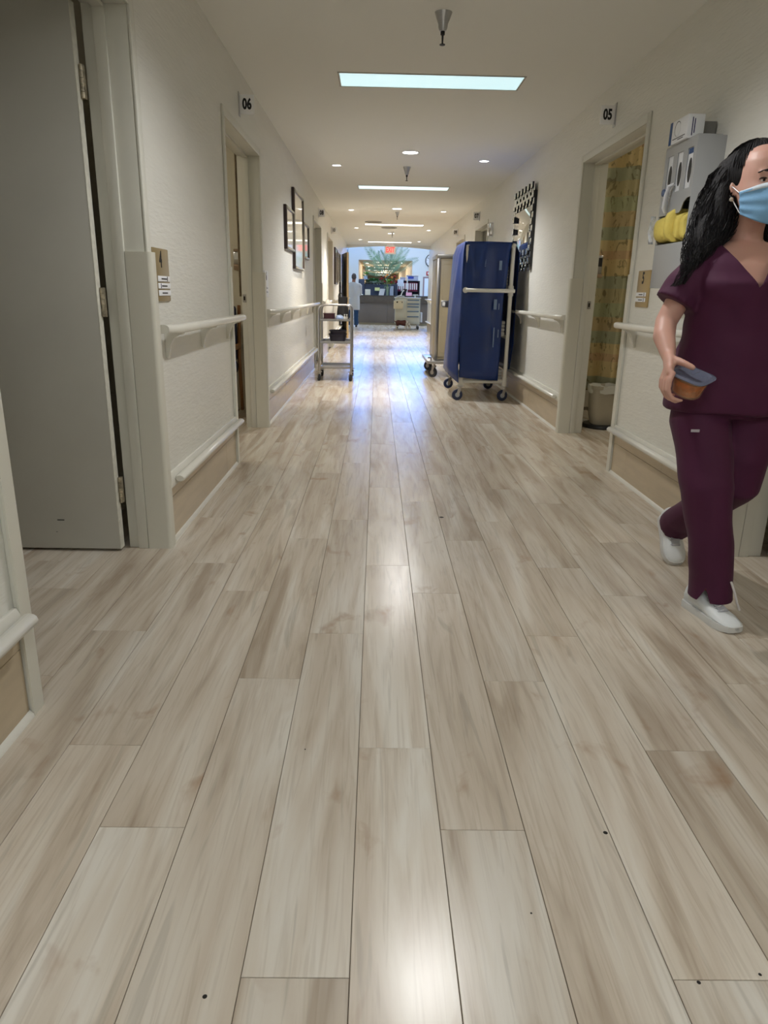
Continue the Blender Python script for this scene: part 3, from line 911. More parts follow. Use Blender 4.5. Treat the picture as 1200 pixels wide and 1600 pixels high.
build(emboss(0.975, 1.38, 0.80, 1.40, cy0 - 0.014), 'inner_panel', M_beige, dr, bevel=0.001)
build(MB().box(0.852, cy0 - 0.024, 0.918, 0.968, cy0 - 0.0142, 1.0), 'latch_plate', M_steel, dr, bevel=0.002)
build(MB().box(0.862, cy0 - 0.03, 0.928, 0.912, cy0 - 0.0242, 0.99), 'latch', M_black, dr, bevel=0.002)
build(MB().box(0.868, cy0 - 0.033, 0.934, 0.906, cy0 - 0.0302, 0.984), 'label_card', M_paper, dr)
build(MB().box(cx0 - 0.004, cy0 - 0.016, 0.235, cx0 + 0.04, cy0 - 0.0005, 1.53), 'corner_strip', M_cabsteel, t, bevel=0.002)
build(MB().box(cx0 - 0.003, cy1 - 0.03, 0.235, cx0 + 0.0, cy1 + 0.003, 1.53), 'rear_strip', M_cabsteel, t)
m = MB().box(cx0 - .003, cy0 + .12, 0.35, cx0, cy1 - .1, 1.42)
build(m, 'side_panel', M_beige, t, bevel=0.001)
bmp = [(0.685, 9.66), (0.72, 9.63), (1.40, 9.63), (1.425, 9.66), (1.425, 10.74), (1.40, 10.77), (0.72, 10.77), (0.685, 10.74)]
build(MB().prism(bmp, 0.185, 0.225, 'Z'), 'bumper_tray', M_cabsteel, t, bevel=0.006)
build(MB().box(cx0, cy0, 0.2255, cx1, cy1, 0.236), 'plinth', M_cabsteel, t)
build(MB().tube([(0.74, 9.70, 0.225), (0.74, 9.70, 0.262), (0.70, 9.68, 0.265)], 0.008, 8), 'brake_lever', M_black, t)
for (x, y) in ((0.79, 9.74), (1.35, 9.74), (0.79, 10.66), (1.35, 10.66)):
    caster(t, x, y, 0.185, 0.066, 0.9, w=0.034, hub=M_cabsteel)

# ================================================================== BLUE COVERED LINEN CART
M_pvc = mat('white_pvc', (214, 212, 204), 0.3)
M_blue = mat('blue_vinyl', (20, 50, 112), 0.3, bump=0.25, bscale=5, var=0.10, vscale=4, alpha=0.93)
t = thing('linen_cart', (1.13, 8.1, 0), 'tall linen cart of white pipe draped in a dark blue cover', 'cart')
lx0, lx1, ly0, ly1 = 0.905, 1.375, 7.62, 8.62
pr = 0.021
for (x, y) in ((lx0, ly0), (lx1, ly0), (lx0, ly1), (lx1, ly1)):
    bx_ = 0.0 if x > 1 else -0.0
    build(MB().tube([(x, y, 0.155), (x, y, 1.56)], pr, 12), 'post', M_pvc, t)
    for z in (0.20, 1.125):
        build(MB().lathe([(pr + .008, z - 0.05), (pr + .008, z + 0.05)], (x, y, 0), 12), 'pipe_fitting', M_pvc, t)
def bar(a, b, name='cross_bar'):
    build(MB().tube([a, b], pr * 0.92, 12), name, M_pvc, t)
for z in (0.20, 1.56): bar((lx0, ly0, z), (lx1, ly0, z))
bar((lx0 + 0.0, ly0 - 0.062, 1.125), (lx1 + 0.03, ly0 - 0.062, 1.125), 'push_bar')
for z in (0.20, 1.56):
    bar((lx0, ly1, z), (lx1, ly1, z))
for z in (0.20, 0.66, 1.125, 1.56):
    bar((lx0, ly0, z), (lx0, ly1, z)); bar((lx1, ly0, z), (lx1, ly1, z))
for x in (lx0, lx1):
    build(MB().tube([(x, ly0 - 0.062, 1.125), (x, ly0 + 0.02, 1.125)], pr + .007, 12), 'pipe_fitting', M_pvc, t)
build(MB().ball((lx1, ly0, 1.56), pr + .007, 12, 8), 'pipe_elbow', M_pvc, t)
for z in (0.225, 0.68, 1.146):
    build(MB().box(lx0 + .02, ly0 + .03, z - 0.006, lx1 - .02, ly1 - .03, z), 'shelf_board', M_pvc, t, bevel=0.001)
for (x, y, w_) in ((lx0 - .01, ly0 - .02, 0.5), (lx1, ly0 - .02, 0.7), (lx0 - .01, ly1 - .02, 0.6), (lx1, ly1 - .02, 0.6)):
    caster(t, x, y, 0.155, 0.058, PI / 2 + w_ * 0.35, m_tyre=mat('navy_tyre', (34, 44, 78), 0.5), w=0.026, hub=mat('grey_hub', (170, 178, 190), 0.4))
# folded linens on its shelves (seen at the right of the cover)
M_linen = mat('white_linen', (196, 194, 188), 0.85, var=0.08, vscale=20)
k = 0
for (z0, n, gap) in ((0.225, 3, 0.034), (0.68, 4, 0.036), (1.146, 7, 0.032)):
    for i in range(n):
        z = z0 + i * gap
        w_ = 0.012 * math.sin(i * 2.3 + z0 * 9)
        tw = MB().box(lx1 - 0.19 + w_, ly0 + 0.04 + abs(w_), z + 0.0005, lx1 - 0.025, ly0 + 0.40, z + gap - 0.001)
        where = {0.225: 'bottom', 0.68: 'middle', 1.146: 'upper'}[z0]
        tag(build(tw, 'folded_towel', M_linen, bevel=0.009), '%s folded white towel of the pile on the %s shelf of the blue cart' % (['lowest', 'second', 'third', 'fourth', 'fifth', 'sixth', 'topmost'][i if i < n - 1 else 6], where), 'towel', 'folded towels on the %s shelf' % where)
# cover: front flap, top, left side flap (bulging), right side flap, back
def sheet(rows, name, seed=0, amp=0.006, th=0.0016):
    """rows: list of polylines (equal length) from top to bottom"""
    def cr(a, b, u): return a + (b - a) * u
    R_ = []
    for i in range(len(rows) - 1):
        for s_ in range(5):
            u = s_ / 5
            R_.append([Vector(p).lerp(Vector(q), u) for p, q in zip(rows[i], rows[i + 1])])
    R_.append([Vector(p) for p in rows[-1]])
    G = []
    for r in R_:
        g = []
        for j in range(len(r) - 1):
            for s_ in range(6):
                g.append(r[j].lerp(r[j + 1], s_ / 6))
        g.append(r[-1]); G.append(g)
    n, m_ = len(G), len(G[0])
    vs = []
    for i in range(n):
        for j in range(m_):
            p = G[i][j]
            a = G[i][min(j + 1, m_ - 1)] - G[i][max(j - 1, 0)]
            b = G[min(i + 1, n - 1)][j] - G[max(i - 1, 0)][j]
            nn = a.cross(b); nn.normalize()
            w_ = noise.noise(Vector((p.x * 7 + seed, p.y * 7, p.z * 1.6))) * amp * min(1, i / 4) * 2
            vs.append(p + nn * w_)
    fs = [(i * m_ + j, i * m_ + j + 1, (i + 1) * m_ + j + 1, (i + 1) * m_ + j) for i in range(n - 1) for j in range(m_ - 1)]
    o = build(MB().add(vs, fs), name, M_blue, t, smooth=60)
    md = o.modifiers.new('thickness', 'SOLIDIFY'); md.thickness = th
    return o
yf = ly0 - 0.03
sheet([[(0.885, yf + .01, 1.594), (1.12, yf, 1.594), (1.36, yf + .01, 1.594)],
       [(0.872, yf, 1.50), (1.12, yf - .006, 1.50), (1.335, yf, 1.50)],
       [(0.868, yf - .004, 1.16), (1.12, yf + .02, 1.16), (1.325, yf + .03, 1.16)],
       [(0.868, yf - .004, 1.08), (1.12, yf + .02, 1.08), (1.305, yf + .03, 1.08)],
       [(0.870, yf - .014, 0.70), (1.12, yf - .012, 0.70), (1.30, yf - .0, 0.70)],
       [(0.880, yf - .024, 0.245), (1.12, yf - .03, 0.225), (1.295, yf - .01, 0.215)]], 'front_flap', 1, 0.012)
sheet([[(0.90, yf, 1.592), (1.13, yf, 1.596), (1.40, yf, 1.592)], [(0.90, 8.1, 1.602), (1.13, 8.1, 1.598), (1.40, 8.1, 1.602)],
       [(0.90, ly1 + .03, 1.592), (1.13, ly1 + .03, 1.596), (1.40, ly1 + .03, 1.592)]], 'top_cover', 2, 0.004)
sheet([[(0.885, yf, 1.594), (0.88, 7.9, 1.594), (0.875, 8.3, 1.594), (0.90, ly1 + .03, 1.594)],
       [(0.872, yf - .0, 1.50), (0.842, 7.80, 1.48), (0.84, 8.3, 1.48), (0.88, ly1 + .03, 1.5)],
       [(0.868, yf - .01, 1.0), (0.805, 7.75, 1.0), (0.81, 8.3, 1.0), (0.86, ly1 + .03, 1.0)],
       [(0.868, yf - .016, 0.55), (0.775, 7.72, 0.60), (0.79, 8.2, 0.6), (0.85, ly1 + .03, 0.6)],
       [(0.880, yf - .022, 0.185), (0.775, 7.70, 0.27), (0.755, 8.1, 0.30), (0.84, ly1 + .03, 0.32)]], 'left_side_flap', 3, 0.012)
sheet([[(1.395, yf + .04, 1.594), (1.41, 8.0, 1.594), (1.40, ly1 + .03, 1.594)],
       [(1.45, yf + .035, 1.5), (1.46, 8.0, 1.48), (1.42, ly1 + .03, 1.48)],
       [(1.435, yf + .035, 1.0), (1.435, 8.0, 1.0), (1.43, ly1 + .03, 1.0)],
       [(1.445, yf + .035, 0.6), (1.45, 8.0, 0.6), (1.43, ly1 + .03, 0.6)],
       [(1.415, yf + .04, 0.33), (1.42, 8.0, 0.3), (1.41, ly1 + .03, 0.3)]], 'right_side_flap', 4, 0.010)
sheet([[(0.90, ly1 + .03, 1.594), (1.40, ly1 + .03, 1.594)], [(0.88, ly1 + .04, 0.9), (1.43, ly1 + .04, 0.9)], [(0.86, ly1 + .03, 0.3), (1.41, ly1 + .03, 0.3)]], 'back_flap', 5, 0.006)
M_tag = mat('grey_clear_window', (120, 140, 170), 0.3)
for (xa, xb, za, zb, y) in ((1.235, 1.262, 1.325, 1.415, 7.578), (1.205, 1.235, 0.94, 1.04, 7.585), (1.255, 1.263, 0.94, 1.0, 7.585), (1.215, 1.226, 0.56, 0.76, 7.568), (1.262, 1.27, 0.66, 0.74, 7.572)):
    build(MB().box(xa, y, za, xb, y + 0.004, zb), 'window_strip', M_tag, t)
for i, (z, x) in enumerate(((1.415, 1.088), (1.40, 1.088), (1.385, 1.088), (1.37, 1.088), (1.355, 1.088))):
    build(MB().box(x, 7.578, z, x + 0.012, 7.581, z + 0.009), 'print_mark', M_tag, t)

# ================================================================== GLOVE AND GOWN DISPENSER
M_disp = mat('grey_abs', (164, 166, 168), 0.4)
t = thing('glove_dispenser', (XR, 3.64, 1.13), 'grey wall dispenser with three glove slots and yellow gowns', 'dispenser')
dx = XR - 0.128; dy0, dy1 = 3.46, 3.815
def disp_front():
    """front sheet with three oval-cornered slots and the stepped opening below"""
    m = MB()
    y_edges = [dy0, 3.488, 3.553, 3.602, 3.667, 3.716, 3.781, dy1]
    z0, z1, zt = 1.565, 1.735, 1.775
    m.box(dx, dy0, z1, dx + 0.004, dy1, zt)
    for i in range(0, 8, 2):
        if i < 7: m.box(dx, y_edges[i], z0, dx + 0.004, y_edges[i + 1], z1)
    # strip under the slots, stepped: deeper towards the door (large y)
    poly = [(dy0, 1.565), (dy0, 1.525), (3.50, 1.522), (3.53, 1.508), (3.55, 1.478), (3.57, 1.466), (dy1, 1.470), (dy1, 1.565)]
    m.prism(poly, dx, dx + 0.004, 'X')
    return m
build(disp_front(), 'front_sheet', M_disp, t)
m = MB().box(dx, dy0 - 0.004, 1.13, XR - 0.004, dy0, 1.775).box(dx, dy1, 1.13, XR - 0.004, dy1 + 0.004, 1.775)
m.box(dx, dy0, 1.775, XR - 0.02, dy1, 1.779).box(XR - 0.004, dy0 - 0.004, 1.13, XR, dy1 + 0.004, 1.775).box(dx + .004, dy0, 1.545, XR - .004, dy1, 1.549)
m.box(dx, dy0, 1.13, XR - .004, dy1, 1.134)
build(m, 'shell', M_disp, t, bevel=0.001)
build(MB().box(dx, dy0, 1.134, dx + 0.004, dy1, 1.335), 'lower_pocket', M_disp, t, bevel=0.001)
for y, lb in ((3.52, 'nearest the viewer'), (3.634, 'in the middle slot'), (3.748, 'in the slot nearest the doorway')):
    g = thing('glove_box', (dx + 0.06, y, 1.55), 'white glove box with oval opening, ' + lb, 'glove box', 'glove boxes inside the dispenser')
    build(MB().box(dx + 0.006, y - 0.05, 1.552, XR - 0.01, y + 0.05, 1.765), 'carton', M_paper, g, bevel=0.001)
    ov = MB().lathe([(1, 0), (1, 0.0012)], (0, 0, 0), 22, 'X'); ov.xform(Matrix.Translation((dx + 0.0046, y, 1.64)) @ Matrix.Diagonal((1, 0.018, 0.052, 1)))
    build(ov, 'oval_opening', M_black, g)
    if y < 3.55: build(MB().box(dx + 0.0046, y - 0.028, 1.71, dx + 0.0059, y + 0.028, 1.732), 'blue_band', mat('carton_blue', (46, 78, 128), 0.5), g)
# gloves poking out of the slots
gl = MB(); c0 = Vector((dx - 0.004, 3.655, 1.60))
gl.tube([c0, c0 + Vector((-0.018, 0.012, -0.01)), c0 + Vector((-0.022, 0.025, -0.05)), c0 + Vector((-0.02, 0.035, -0.10)), c0 + Vector((-0.012, 0.035, -0.125))], [0.012, 0.018, 0.02, 0.026, 0.014], 12, ry=[0.006, 0.009, 0.009, 0.008, 0.005])
tag(build(gl, 'disposable_glove', mat('white_nitrile', (222, 224, 230), 0.5)), 'white glove hanging out of the middle dispenser slot', 'glove')
gl = MB().ball((dx - 0.006, 3.77, 1.575), (0.012, 0.014, 0.018), 12, 8)
tag(build(gl, 'disposable_glove', mat('blue_nitrile', (92, 104, 134), 0.5)), 'bluish glove tip poking from the dispenser slot nearest the doorway', 'glove')
# yellow gowns in film
M_yel = mat('yellow_gown', (226, 206, 106), 0.7, bump=0.5, bscale=60, var=0.06, vscale=20)
def pack(c, s, label, seed):
    mb = MB()
    n = 14; rings = []
    for i in range(9):
        u = i / 8; z = c[2] - s[2] / 2 + s[2] * u
        k = (1 - abs(2 * u - 1) ** 3.5) ** 0.35 if 0 < u < 1 else 0.45
        ring = []
        for j in range(20):
            q = 2 * PI * j / 20; cc, ss = math.cos(q), math.sin(q)
            p = Vector((c[0] + s[0] / 2 * k * (abs(cc) ** .5) * (1 if cc > 0 else -1), c[1] + s[1] / 2 * (0.85 + 0.15 * k) * (abs(ss) ** .5) * (1 if ss > 0 else -1), z))
            ring.append(p + Vector((1, 1, 0.5)) * 0.006 * noise.noise(p * 22 + Vector((seed, 0, 0))))
        rings.append(ring)
    return tag(build(mb.loft(rings), 'folded_gown', M_yel), label, 'gown', 'yellow gowns in the dispenser')
pack((dx + 0.035, 3.735, 1.405), (0.13, 0.165, 0.115), 'yellow gown packed flat, left one in the dispenser', 1)
pack((dx + 0.032, 3.628, 1.415), (0.14, 0.042, 0.145), 'narrow folded yellow gown standing in the middle', 2)
pack((dx + 0.045, 3.578, 1.405), (0.11, 0.04, 0.125), 'folded yellow gown, third from the doorway side', 3)
pack((dx + 0.050, 3.528, 1.402), (0.105, 0.04, 0.12), 'folded yellow gown at the viewer side of the dispenser', 4)
fl = MB(); rings = []
for i in range(7):
    u = i / 6
    rings.append([(dx - 0.03 + 0.012 * math.sin(j * 1.7 + i), 3.80 + 0.035 * math.sin(PI * u) * (j / 5) + 0.004 * math.sin(3 * j + i), 1.34 + 0.13 * u) for j in range(6)])
fo = build(MB().loft(rings, closed=False), 'plastic_film', mat('clear_film', (225, 230, 235), 0.08, alpha=0.3))
fo.modifiers.new('t', 'SOLIDIFY').thickness = 0.0008
tag(fo, 'clear plastic wrapping sticking out beside the yellow gowns', 'plastic film')
# carton on top
t = thing('glove_box', (1.42, 3.66, 1.779), 'white glove carton with blue ends lying on top of the dispenser', 'glove box')
build(MB().box(1.392, 3.56, 1.7795, 1.468, 3.765, 1.878), 'carton', M_paper, t, bevel=0.001)
build(MB().box(1.3905, 3.738, 1.78, 1.3918, 3.7652, 1.8775), 'blue_band', mat('carton_blue', (46, 78, 128), 0.5), t)
ov = MB().lathe([(1, 0), (1, 0.001)], (0, 0, 0), 22, 'X'); ov.xform(Matrix.Translation((1.3908, 3.672, 1.838)) @ Matrix.Diagonal((1, 0.034, 0.032, 1)))
build(ov, 'oval_rim', M_ink, t)
ov = MB().lathe([(1, 0), (1, 0.001)], (0, 0, 0), 22, 'X'); ov.xform(Matrix.Translation((1.3903, 3.668, 1.836)) @ Matrix.Diagonal((1, 0.032, 0.030, 1)))
build(ov, 'perforated_oval', M_paper, t)
for (a, b, z) in ((3.58, 3.72, 1.797), (3.60, 3.66, 1.789)):
    build(MB().box(1.3906, a, z, 1.3918, b, z + 0.003), 'print_line', M_ink, t)
for (x, zz0, zz1) in ((1.412, 1.79, 1.865), (1.422, 1.80, 1.86)):
    build(MB().box(x, 3.5588, zz0, x + 0.004, 3.5598, zz1), 'print_line', mat('navy_ink', (24, 24, 92), 0.5), t)
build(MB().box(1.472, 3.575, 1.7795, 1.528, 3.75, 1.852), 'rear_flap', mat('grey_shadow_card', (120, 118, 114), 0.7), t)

# ================================================================== ROOM 5: CURTAIN AND BIN
t = thing('privacy_curtain', (2.2, 6.3, 0.25), 'banded leaf-print curtain hanging inside the 05 doorway', 'curtain')
m = MB(); n = 90; top = []; rows = []
for i in range(13):
    z = 2.36 - (2.36 - 0.27) * i / 12
    row = []
    for j in range(n + 1):
        u = j / n
        x = 1.78 + 1.1 * u; y = 6.62 - 0.75 * u
        w_ = 0.035 * math.sin(u * 38) * (0.5 + 0.5 * i / 12) + 0.01 * math.sin(u * 91 + i * 0.2)
        row.append((x + w_ * 0.5, y + w_, z))
    rows.append(row)
co = build(m.loft(rows, closed=False), 'cloth', M_curtain, t)
co.modifiers.new('t', 'SOLIDIFY').thickness = 0.002
build(MB().tube([(1.76, 6.64, 2.385), (2.92, 5.85, 2.385)], 0.012, 8), 'track', M_white, t)
# the pale hem band
t = thing('waste_bin', (1.99, 6.15, 0), 'beige plastic waste bin under the curtain in room 05', 'bin')
build(tub_shape(1.99, 6.12, 0.03, 0.30, 0.24, 0.33, 0.82), 'bin_body', mat('beige_bin', (176, 168, 148), 0.45), t)
build(MB().lathe([(0.17, 0.0), (0.175, 0.01), (0.17, 0.03), (0.12, 0.03)], (1.99, 6.12, 0), 24), 'base', M_black, t)
lin = MB(); rings = []
for (k, z) in ((1.03, 0.30), (1.05, 0.335), (1.04, 0.362), (0.9, 0.364), (0.85, 0.30)):
    rings.append([(1.99 + 0.15 * k * math.cos(2 * PI * j / 20) * 1.02, 6.12 + 0.125 * k * math.sin(2 * PI * j / 20), z + 0.006 * math.sin(j * 2.1)) for j in range(20)])
build(MB().loft(rings, cap=False), 'liner', mat('bin_liner', (206, 206, 196), 0.4), t)
build(MB().tube([(2.06, 6.0, 0.34), (2.05, 5.985, 0.28), (2.02, 5.98, 0.22)], [0.012, 0.016, 0.004], 8, ry=0.004), 'liner_tail', mat('bin_liner', (206, 206, 196), 0.4), t)
# dark plastic dustpan leaning left of the bin
t = thing('foot_pedal_base', (1.82, 6.12, 0), 'black plastic base beside the waste bin in room 05', 'base')
build(MB().box(1.74, 6.10, 0.0, 1.80, 6.34, 0.02).box(1.76, 6.24, 0.02, 1.79, 6.27, 0.29), 'stand', M_black, t, bevel=0.006)
# clipboard on the wall inside room 05
t = thing('soap_dispenser', (1.885, 6.42, 1.25), 'small steel dispenser by the curtain edge in room 05', 'dispenser')
build(MB().box(1.845, 6.36, 1.27, 1.915, 6.44, 1.42), 'case', M_steel, t, bevel=0.006)
build(MB().box(1.85, 6.355, 1.33, 1.91, 6.3598, 1.40), 'window', M_black, t)
build(MB().box(1.84, 6.35, 1.24, 1.92, 6.45, 1.2695), 'tray', mat('tan_tray', (150, 126, 100), 0.5), t, bevel=0.004)
build(MB().tube([(1.88, 6.44, 0.0), (1.88, 6.44, 1.24)], 0.008, 8), 'stand_pole', M_steel, t)
build(MB().lathe([(0.07, 0.0), (0.07, 0.008), (0.01, 0.015)], (1.88, 6.44, 0.0), 18), 'stand_foot', M_steel, t)

# ================================================================== ROOM 6: WALL DISPENSER AND CHAIR
t = thing('soap_dispenser', (-1.22, 6.75, 1.25), 'steel and tan dispenser on the wall inside room 06', 'dispenser')
build(MB().box(-1.275, 6.66, 1.30, -1.17, 6.75, 1.405), 'case', M_steel, t, bevel=0.008)
build(MB().box(-1.265, 6.656, 1.34, -1.19, 6.6598, 1.395), 'window', M_white, t)
build(MB().box(-1.27, 6.65, 1.4055, -1.175, 6.75, 1.428), 'top_cap', mat('tan_tray', (150, 126, 100), 0.5), t, bevel=0.004)
build(MB().box(-1.272, 6.645, 1.250, -1.172, 6.75, 1.2995), 'tray', mat('tan_tray', (150, 126, 100), 0.5), t, bevel=0.004)
t = thing('patterned_curtain', (-1.2, 6.3, 0.2), 'narrow strip of patterned curtain inside the 06 doorway', 'curtain')
rows = []
for i in range(9):
    rows.append([(-1.158 - 0.010 * math.sin(j * 0.9), 6.30 + 0.012 * j, 2.38 - 1.35 * i / 8) for j in range(14)])
co = build(MB().loft(rows, closed=False), 'cloth', mat('dim_pattern_cloth', (126, 112, 92), 0.85, var=0.35, vscale=18), t)
co.modifiers.new('t', 'SOLIDIFY').thickness = 0.002
build(MB().tube([(-1.158, 6.28, 2.39), (-1.158, 6.5, 2.39)], 0.01, 8), 'track', M_white, t)
t = thing('armchair', (-1.5, 6.3, 0), 'bentwood chair with blue cushions inside room 06', 'chair')
M_bent = mat('bent_wood', (150, 108, 70), 0.35, var=0.1, vscale=8)
M_cush = mat('navy_cushion', (38, 46, 76), 0.8)
for x in (-1.235, -1.75):
    pts = []
    for k in range(17):
        q = k / 16
        pts.append((x, 6.12 + 0.10 * math.cos(q * PI) + (0.05 if q < .5 else 0), 0.02 + 0.80 * q))
    build(MB().tube(pts, 0.016, 8, ry=0.03, up=(0, 1, 0)), 'side_frame', M_bent, t)
    build(MB().tube([(x, 6.12, 0.62), (x, 6.35, 0.60), (x, 6.55, 0.60)], 0.018, 8, ry=0.026), 'armrest', M_bent, t)
    build(MB().tube([(x, 6.6, 0.02), (x, 6.55, 0.5), (x, 6.62, 0.95)], 0.016, 8, ry=0.024, up=(0, 1, 0)), 'rear_leg', M_bent, t)
build(MB().box(-1.735, 6.1, 0.36, -1.25, 6.58, 0.47), 'seat', M_cush, t, bevel=0.03)
build(MB().box(-1.735, 6.5, 0.47, -1.25, 6.60, 0.95), 'backrest', M_cush, t, bevel=0.03)
lump('pillow', (-1.40, 6.31, 0.60), (0.08, 0.11, 0.14), mat('blue_white_cloth', (120, 140, 178), 0.8, var=0.5, vscale=12), 'blue and white pillow on the chair in room 06', 'pillow', 5, 0.2)

# ================================================================== LOBBY SHELL
M_lob = mat('lobby_paint', (214, 218, 214), 0.6)
FW = 32.0
LZ = 4.7
m = MB()
# far wall with the opening of the next corridor, a door on the right and two high windows
m.box(-1.4, FW, -0.004, -0.80, FW + 0.15, 2.42).box(1.50, FW, -0.004, 6.0, FW + 0.15, 2.42)
m.box(-1.4, FW, 2.42, 6.0, FW + 0.15, 3.0).box(-1.4, FW, 4.3, 6.0, FW + 0.15, LZ)
m.box(-1.4, FW, 3.0, -1.15, FW + 0.15, 4.3).box(-0.25, FW, 3.0, 0.6, FW + 0.15, 4.3).box(2.3, FW, 3.0, 2.9, FW + 0.15, 4.3).box(4.6, FW, 3.0, 6.0, FW + 0.15, 4.3)
struct(build(m, 'wall_far', M_lob, smooth=False), 'pale blue-lit far wall of the lobby with the next corridor opening', 'wall')
struct(build(MB().box(-1.40, WALL_END, -0.004, -1.25, FW, LZ), 'wall_lobby_left', M_lob, smooth=False), 'pale lobby wall at the left beyond the corridor', 'wall')
struct(build(MB().box(6.0, WALL_END, -0.004, 6.2, FW + 0.15, LZ), 'wall_lobby_right', M_lob, smooth=False), 'pale lobby wall at the far right', 'wall')
struct(build(MB().box(-1.40, WALL_END - 0.15, 2.62, 6.2, WALL_END, LZ).box(XR + 0.18, WALL_END - 0.15, -0.004, 6.2, WALL_END, 2.62).box(-1.4, WALL_END - 0.15, -0.004, XL - 0.16, WALL_END, 2.62),
             'wall_lobby_front', M_lob, smooth=False), 'lobby side of the wall over the corridor mouth', 'wall')
m = MB()
SX0, SX1, SY0, SY1 = -0.6, 3.4, 24.5, 30.0
m.box(-1.4, WALL_END, LZ, SX0, FW, LZ + 0.15).box(SX1, WALL_END, LZ, 6.2, FW, LZ + 0.15).box(SX0, WALL_END, LZ, SX1, SY0, LZ + 0.15).box(SX0, SY1, LZ, SX1, FW, LZ + 0.15)
struct(build(m, 'ceiling_lobby', M_lob, smooth=False), 'high lobby ceiling with a skylight', 'ceiling')
w = struct_empty('window_1', (1.4, 27.2, LZ), 'skylight in the lobby ceiling', 'window')
build(MB().box(SX0, SY0, LZ + 0.1, SX1, SY1, LZ + 0.12), 'pane', mat('skylight_glass', (200, 225, 255), 0.5, emit=(0.88, 0.95, 1.0), estr=SKYLIGHT), w)
fr = MB()
for k in range(5):
    x = SX0 + (SX1 - SX0) * k / 4
    fr.box(x - 0.02, SY0, LZ + 0.05, x + 0.02, SY1, LZ + 0.099)
build(fr, 'frame', M_white, w)
for i, (a, b) in enumerate(((-1.15, -0.25), (0.6, 2.3), (2.9, 4.6))):
    w = struct_empty('window_%d' % (i + 2), ((a + b) / 2, FW, 3.0), 'high blue daylight window in the lobby far wall', 'window')
    build(MB().box(a, FW + 0.09, 3.0, b, FW + 0.10, 4.3), 'pane', mat('blue_sky_pane', (150, 190, 255), 0.3, emit=(0.08, 0.32, 1.0), estr=17.0), w)
    fr = MB()
    for (p, q) in ((a, a + .04), (b - .04, b), ((a + b) / 2 - .02, (a + b) / 2 + .02)): fr.box(p, FW + .05, 3.0, q, FW + .088, 4.3)
    build(fr, 'frame', M_white, w)
# next corridor
CWM = mat('far_corridor_wall', (214, 206, 188), 0.6)
m = MB().box(-0.92, FW + .15, -0.004, -0.80, 62, 2.42).box(1.50, FW + .15, -0.004, 1.62, 62, 2.42).box(-0.92, 62, -0.004, 1.62, 62.1, 2.42)
struct(build(m, 'wall_next_corridor', CWM, smooth=False), 'warm walls of the corridor beyond the lobby', 'wall')
struct(build(MB().box(-0.92, FW + .15, 2.42, 1.62, 62.1, 2.52), 'ceiling_next_corridor', mat('far_ceiling', (212, 200, 178), 0.8), smooth=False), 'warm ceiling of the corridor beyond the lobby', 'ceiling')
struct(build(MB().box(-1.4, 33.1, -0.15, 6.2, 62.1, 0), 'floor_next_corridor', M_base, smooth=False), 'floor of the corridor beyond the lobby', 'floor')
for i, (y, a, b) in enumerate(((34.2, -0.16, 0.20), (34.2, 0.60, 0.97), (41.5, -0.2, 0.95), (46.5, -0.2, 0.95), (52, -0.2, 0.95), (58, -0.2, 0.95))):
    lb = ['left small light panel just inside the next corridor', 'right small light panel just inside the next corridor'][i] if i < 2 else 'light panel number %d deep in the next corridor' % (i - 1)
    lb = {2: 'first wide light panel in the next corridor', 3: 'second wide light panel in the next corridor', 4: 'third wide light panel in the next corridor', 5: 'farthest wide light panel in the next corridor'}.get(i, lb)
    t = thing('ceiling_light', ((a + b) / 2, y, 2.42), lb, 'ceiling light', 'light panels in the next corridor')
    build(MB().box(a, y - 0.3, 2.413, b, y + 0.3, 2.42), 'lens', mat('far_panel', (250, 250, 245), 0.5, emit=(1.0, 0.95, 0.84), estr=3.0), t)
for (x, y, lb) in ((-0.47, 35.6, 'near left'), (1.1, 34.6, 'near right'), (-0.47, 40, 'middle left'), (1.1, 38.5, 'middle right'), (-0.47, 46, 'far left'), (1.1, 44, 'far right')):
    t = thing('downlight', (x, y, 2.42), lb + ' downlight in the corridor beyond the lobby', 'downlight', 'downlights in the next corridor')
    build(MB().lathe([(0.07, -0.001), (0.07, -0.006)], (x, y, 2.42), 14), 'lamp', mat('downlight_glow_12.0'), t)
for y in (38.0, 50.0):
    ld = bpy.data.lights.new('corridor_bulb', 'POINT'); ld.energy = 75; ld.color = (1.0, 0.86, 0.66); ld.shadow_soft_size = 0.1
    lo = bpy.data.objects.new('corridor_bulb', ld); COL.objects.link(lo); lo.location = (0.35, y, 2.2)
# added lamps, out of view, that brighten the side rooms
for (x, y, e) in ((-2.6, 5.2, 1.0), (3.1, 5.6, 0.8), (-2.6, 1.0, 0.25), (3.1, 1.2, 0.6)):
    t = thing('room_fill_lamp', (x, y, ZC), 'added unseen ceiling lamp brightening the %s side room' % {(-2.6, 5.2): 'left 06', (3.1, 5.6): 'right 05', (-2.6, 1.0): 'nearest left', (3.1, 1.2): 'nearest right'}[(x, y)], 'ceiling light', 'added fill lamps in the side rooms')
    build(MB().lathe([(0.16, 0), (0.16, -0.03), (0.13, -0.06), (0.03, -0.075)], (x, y, ZC), 20), 'shade', mat('room_fill_glow_%.2f' % e, (250, 240, 220), 0.5, emit=(1.0, 0.9, 0.72), estr=ROOM_FILL * e * 3), t)

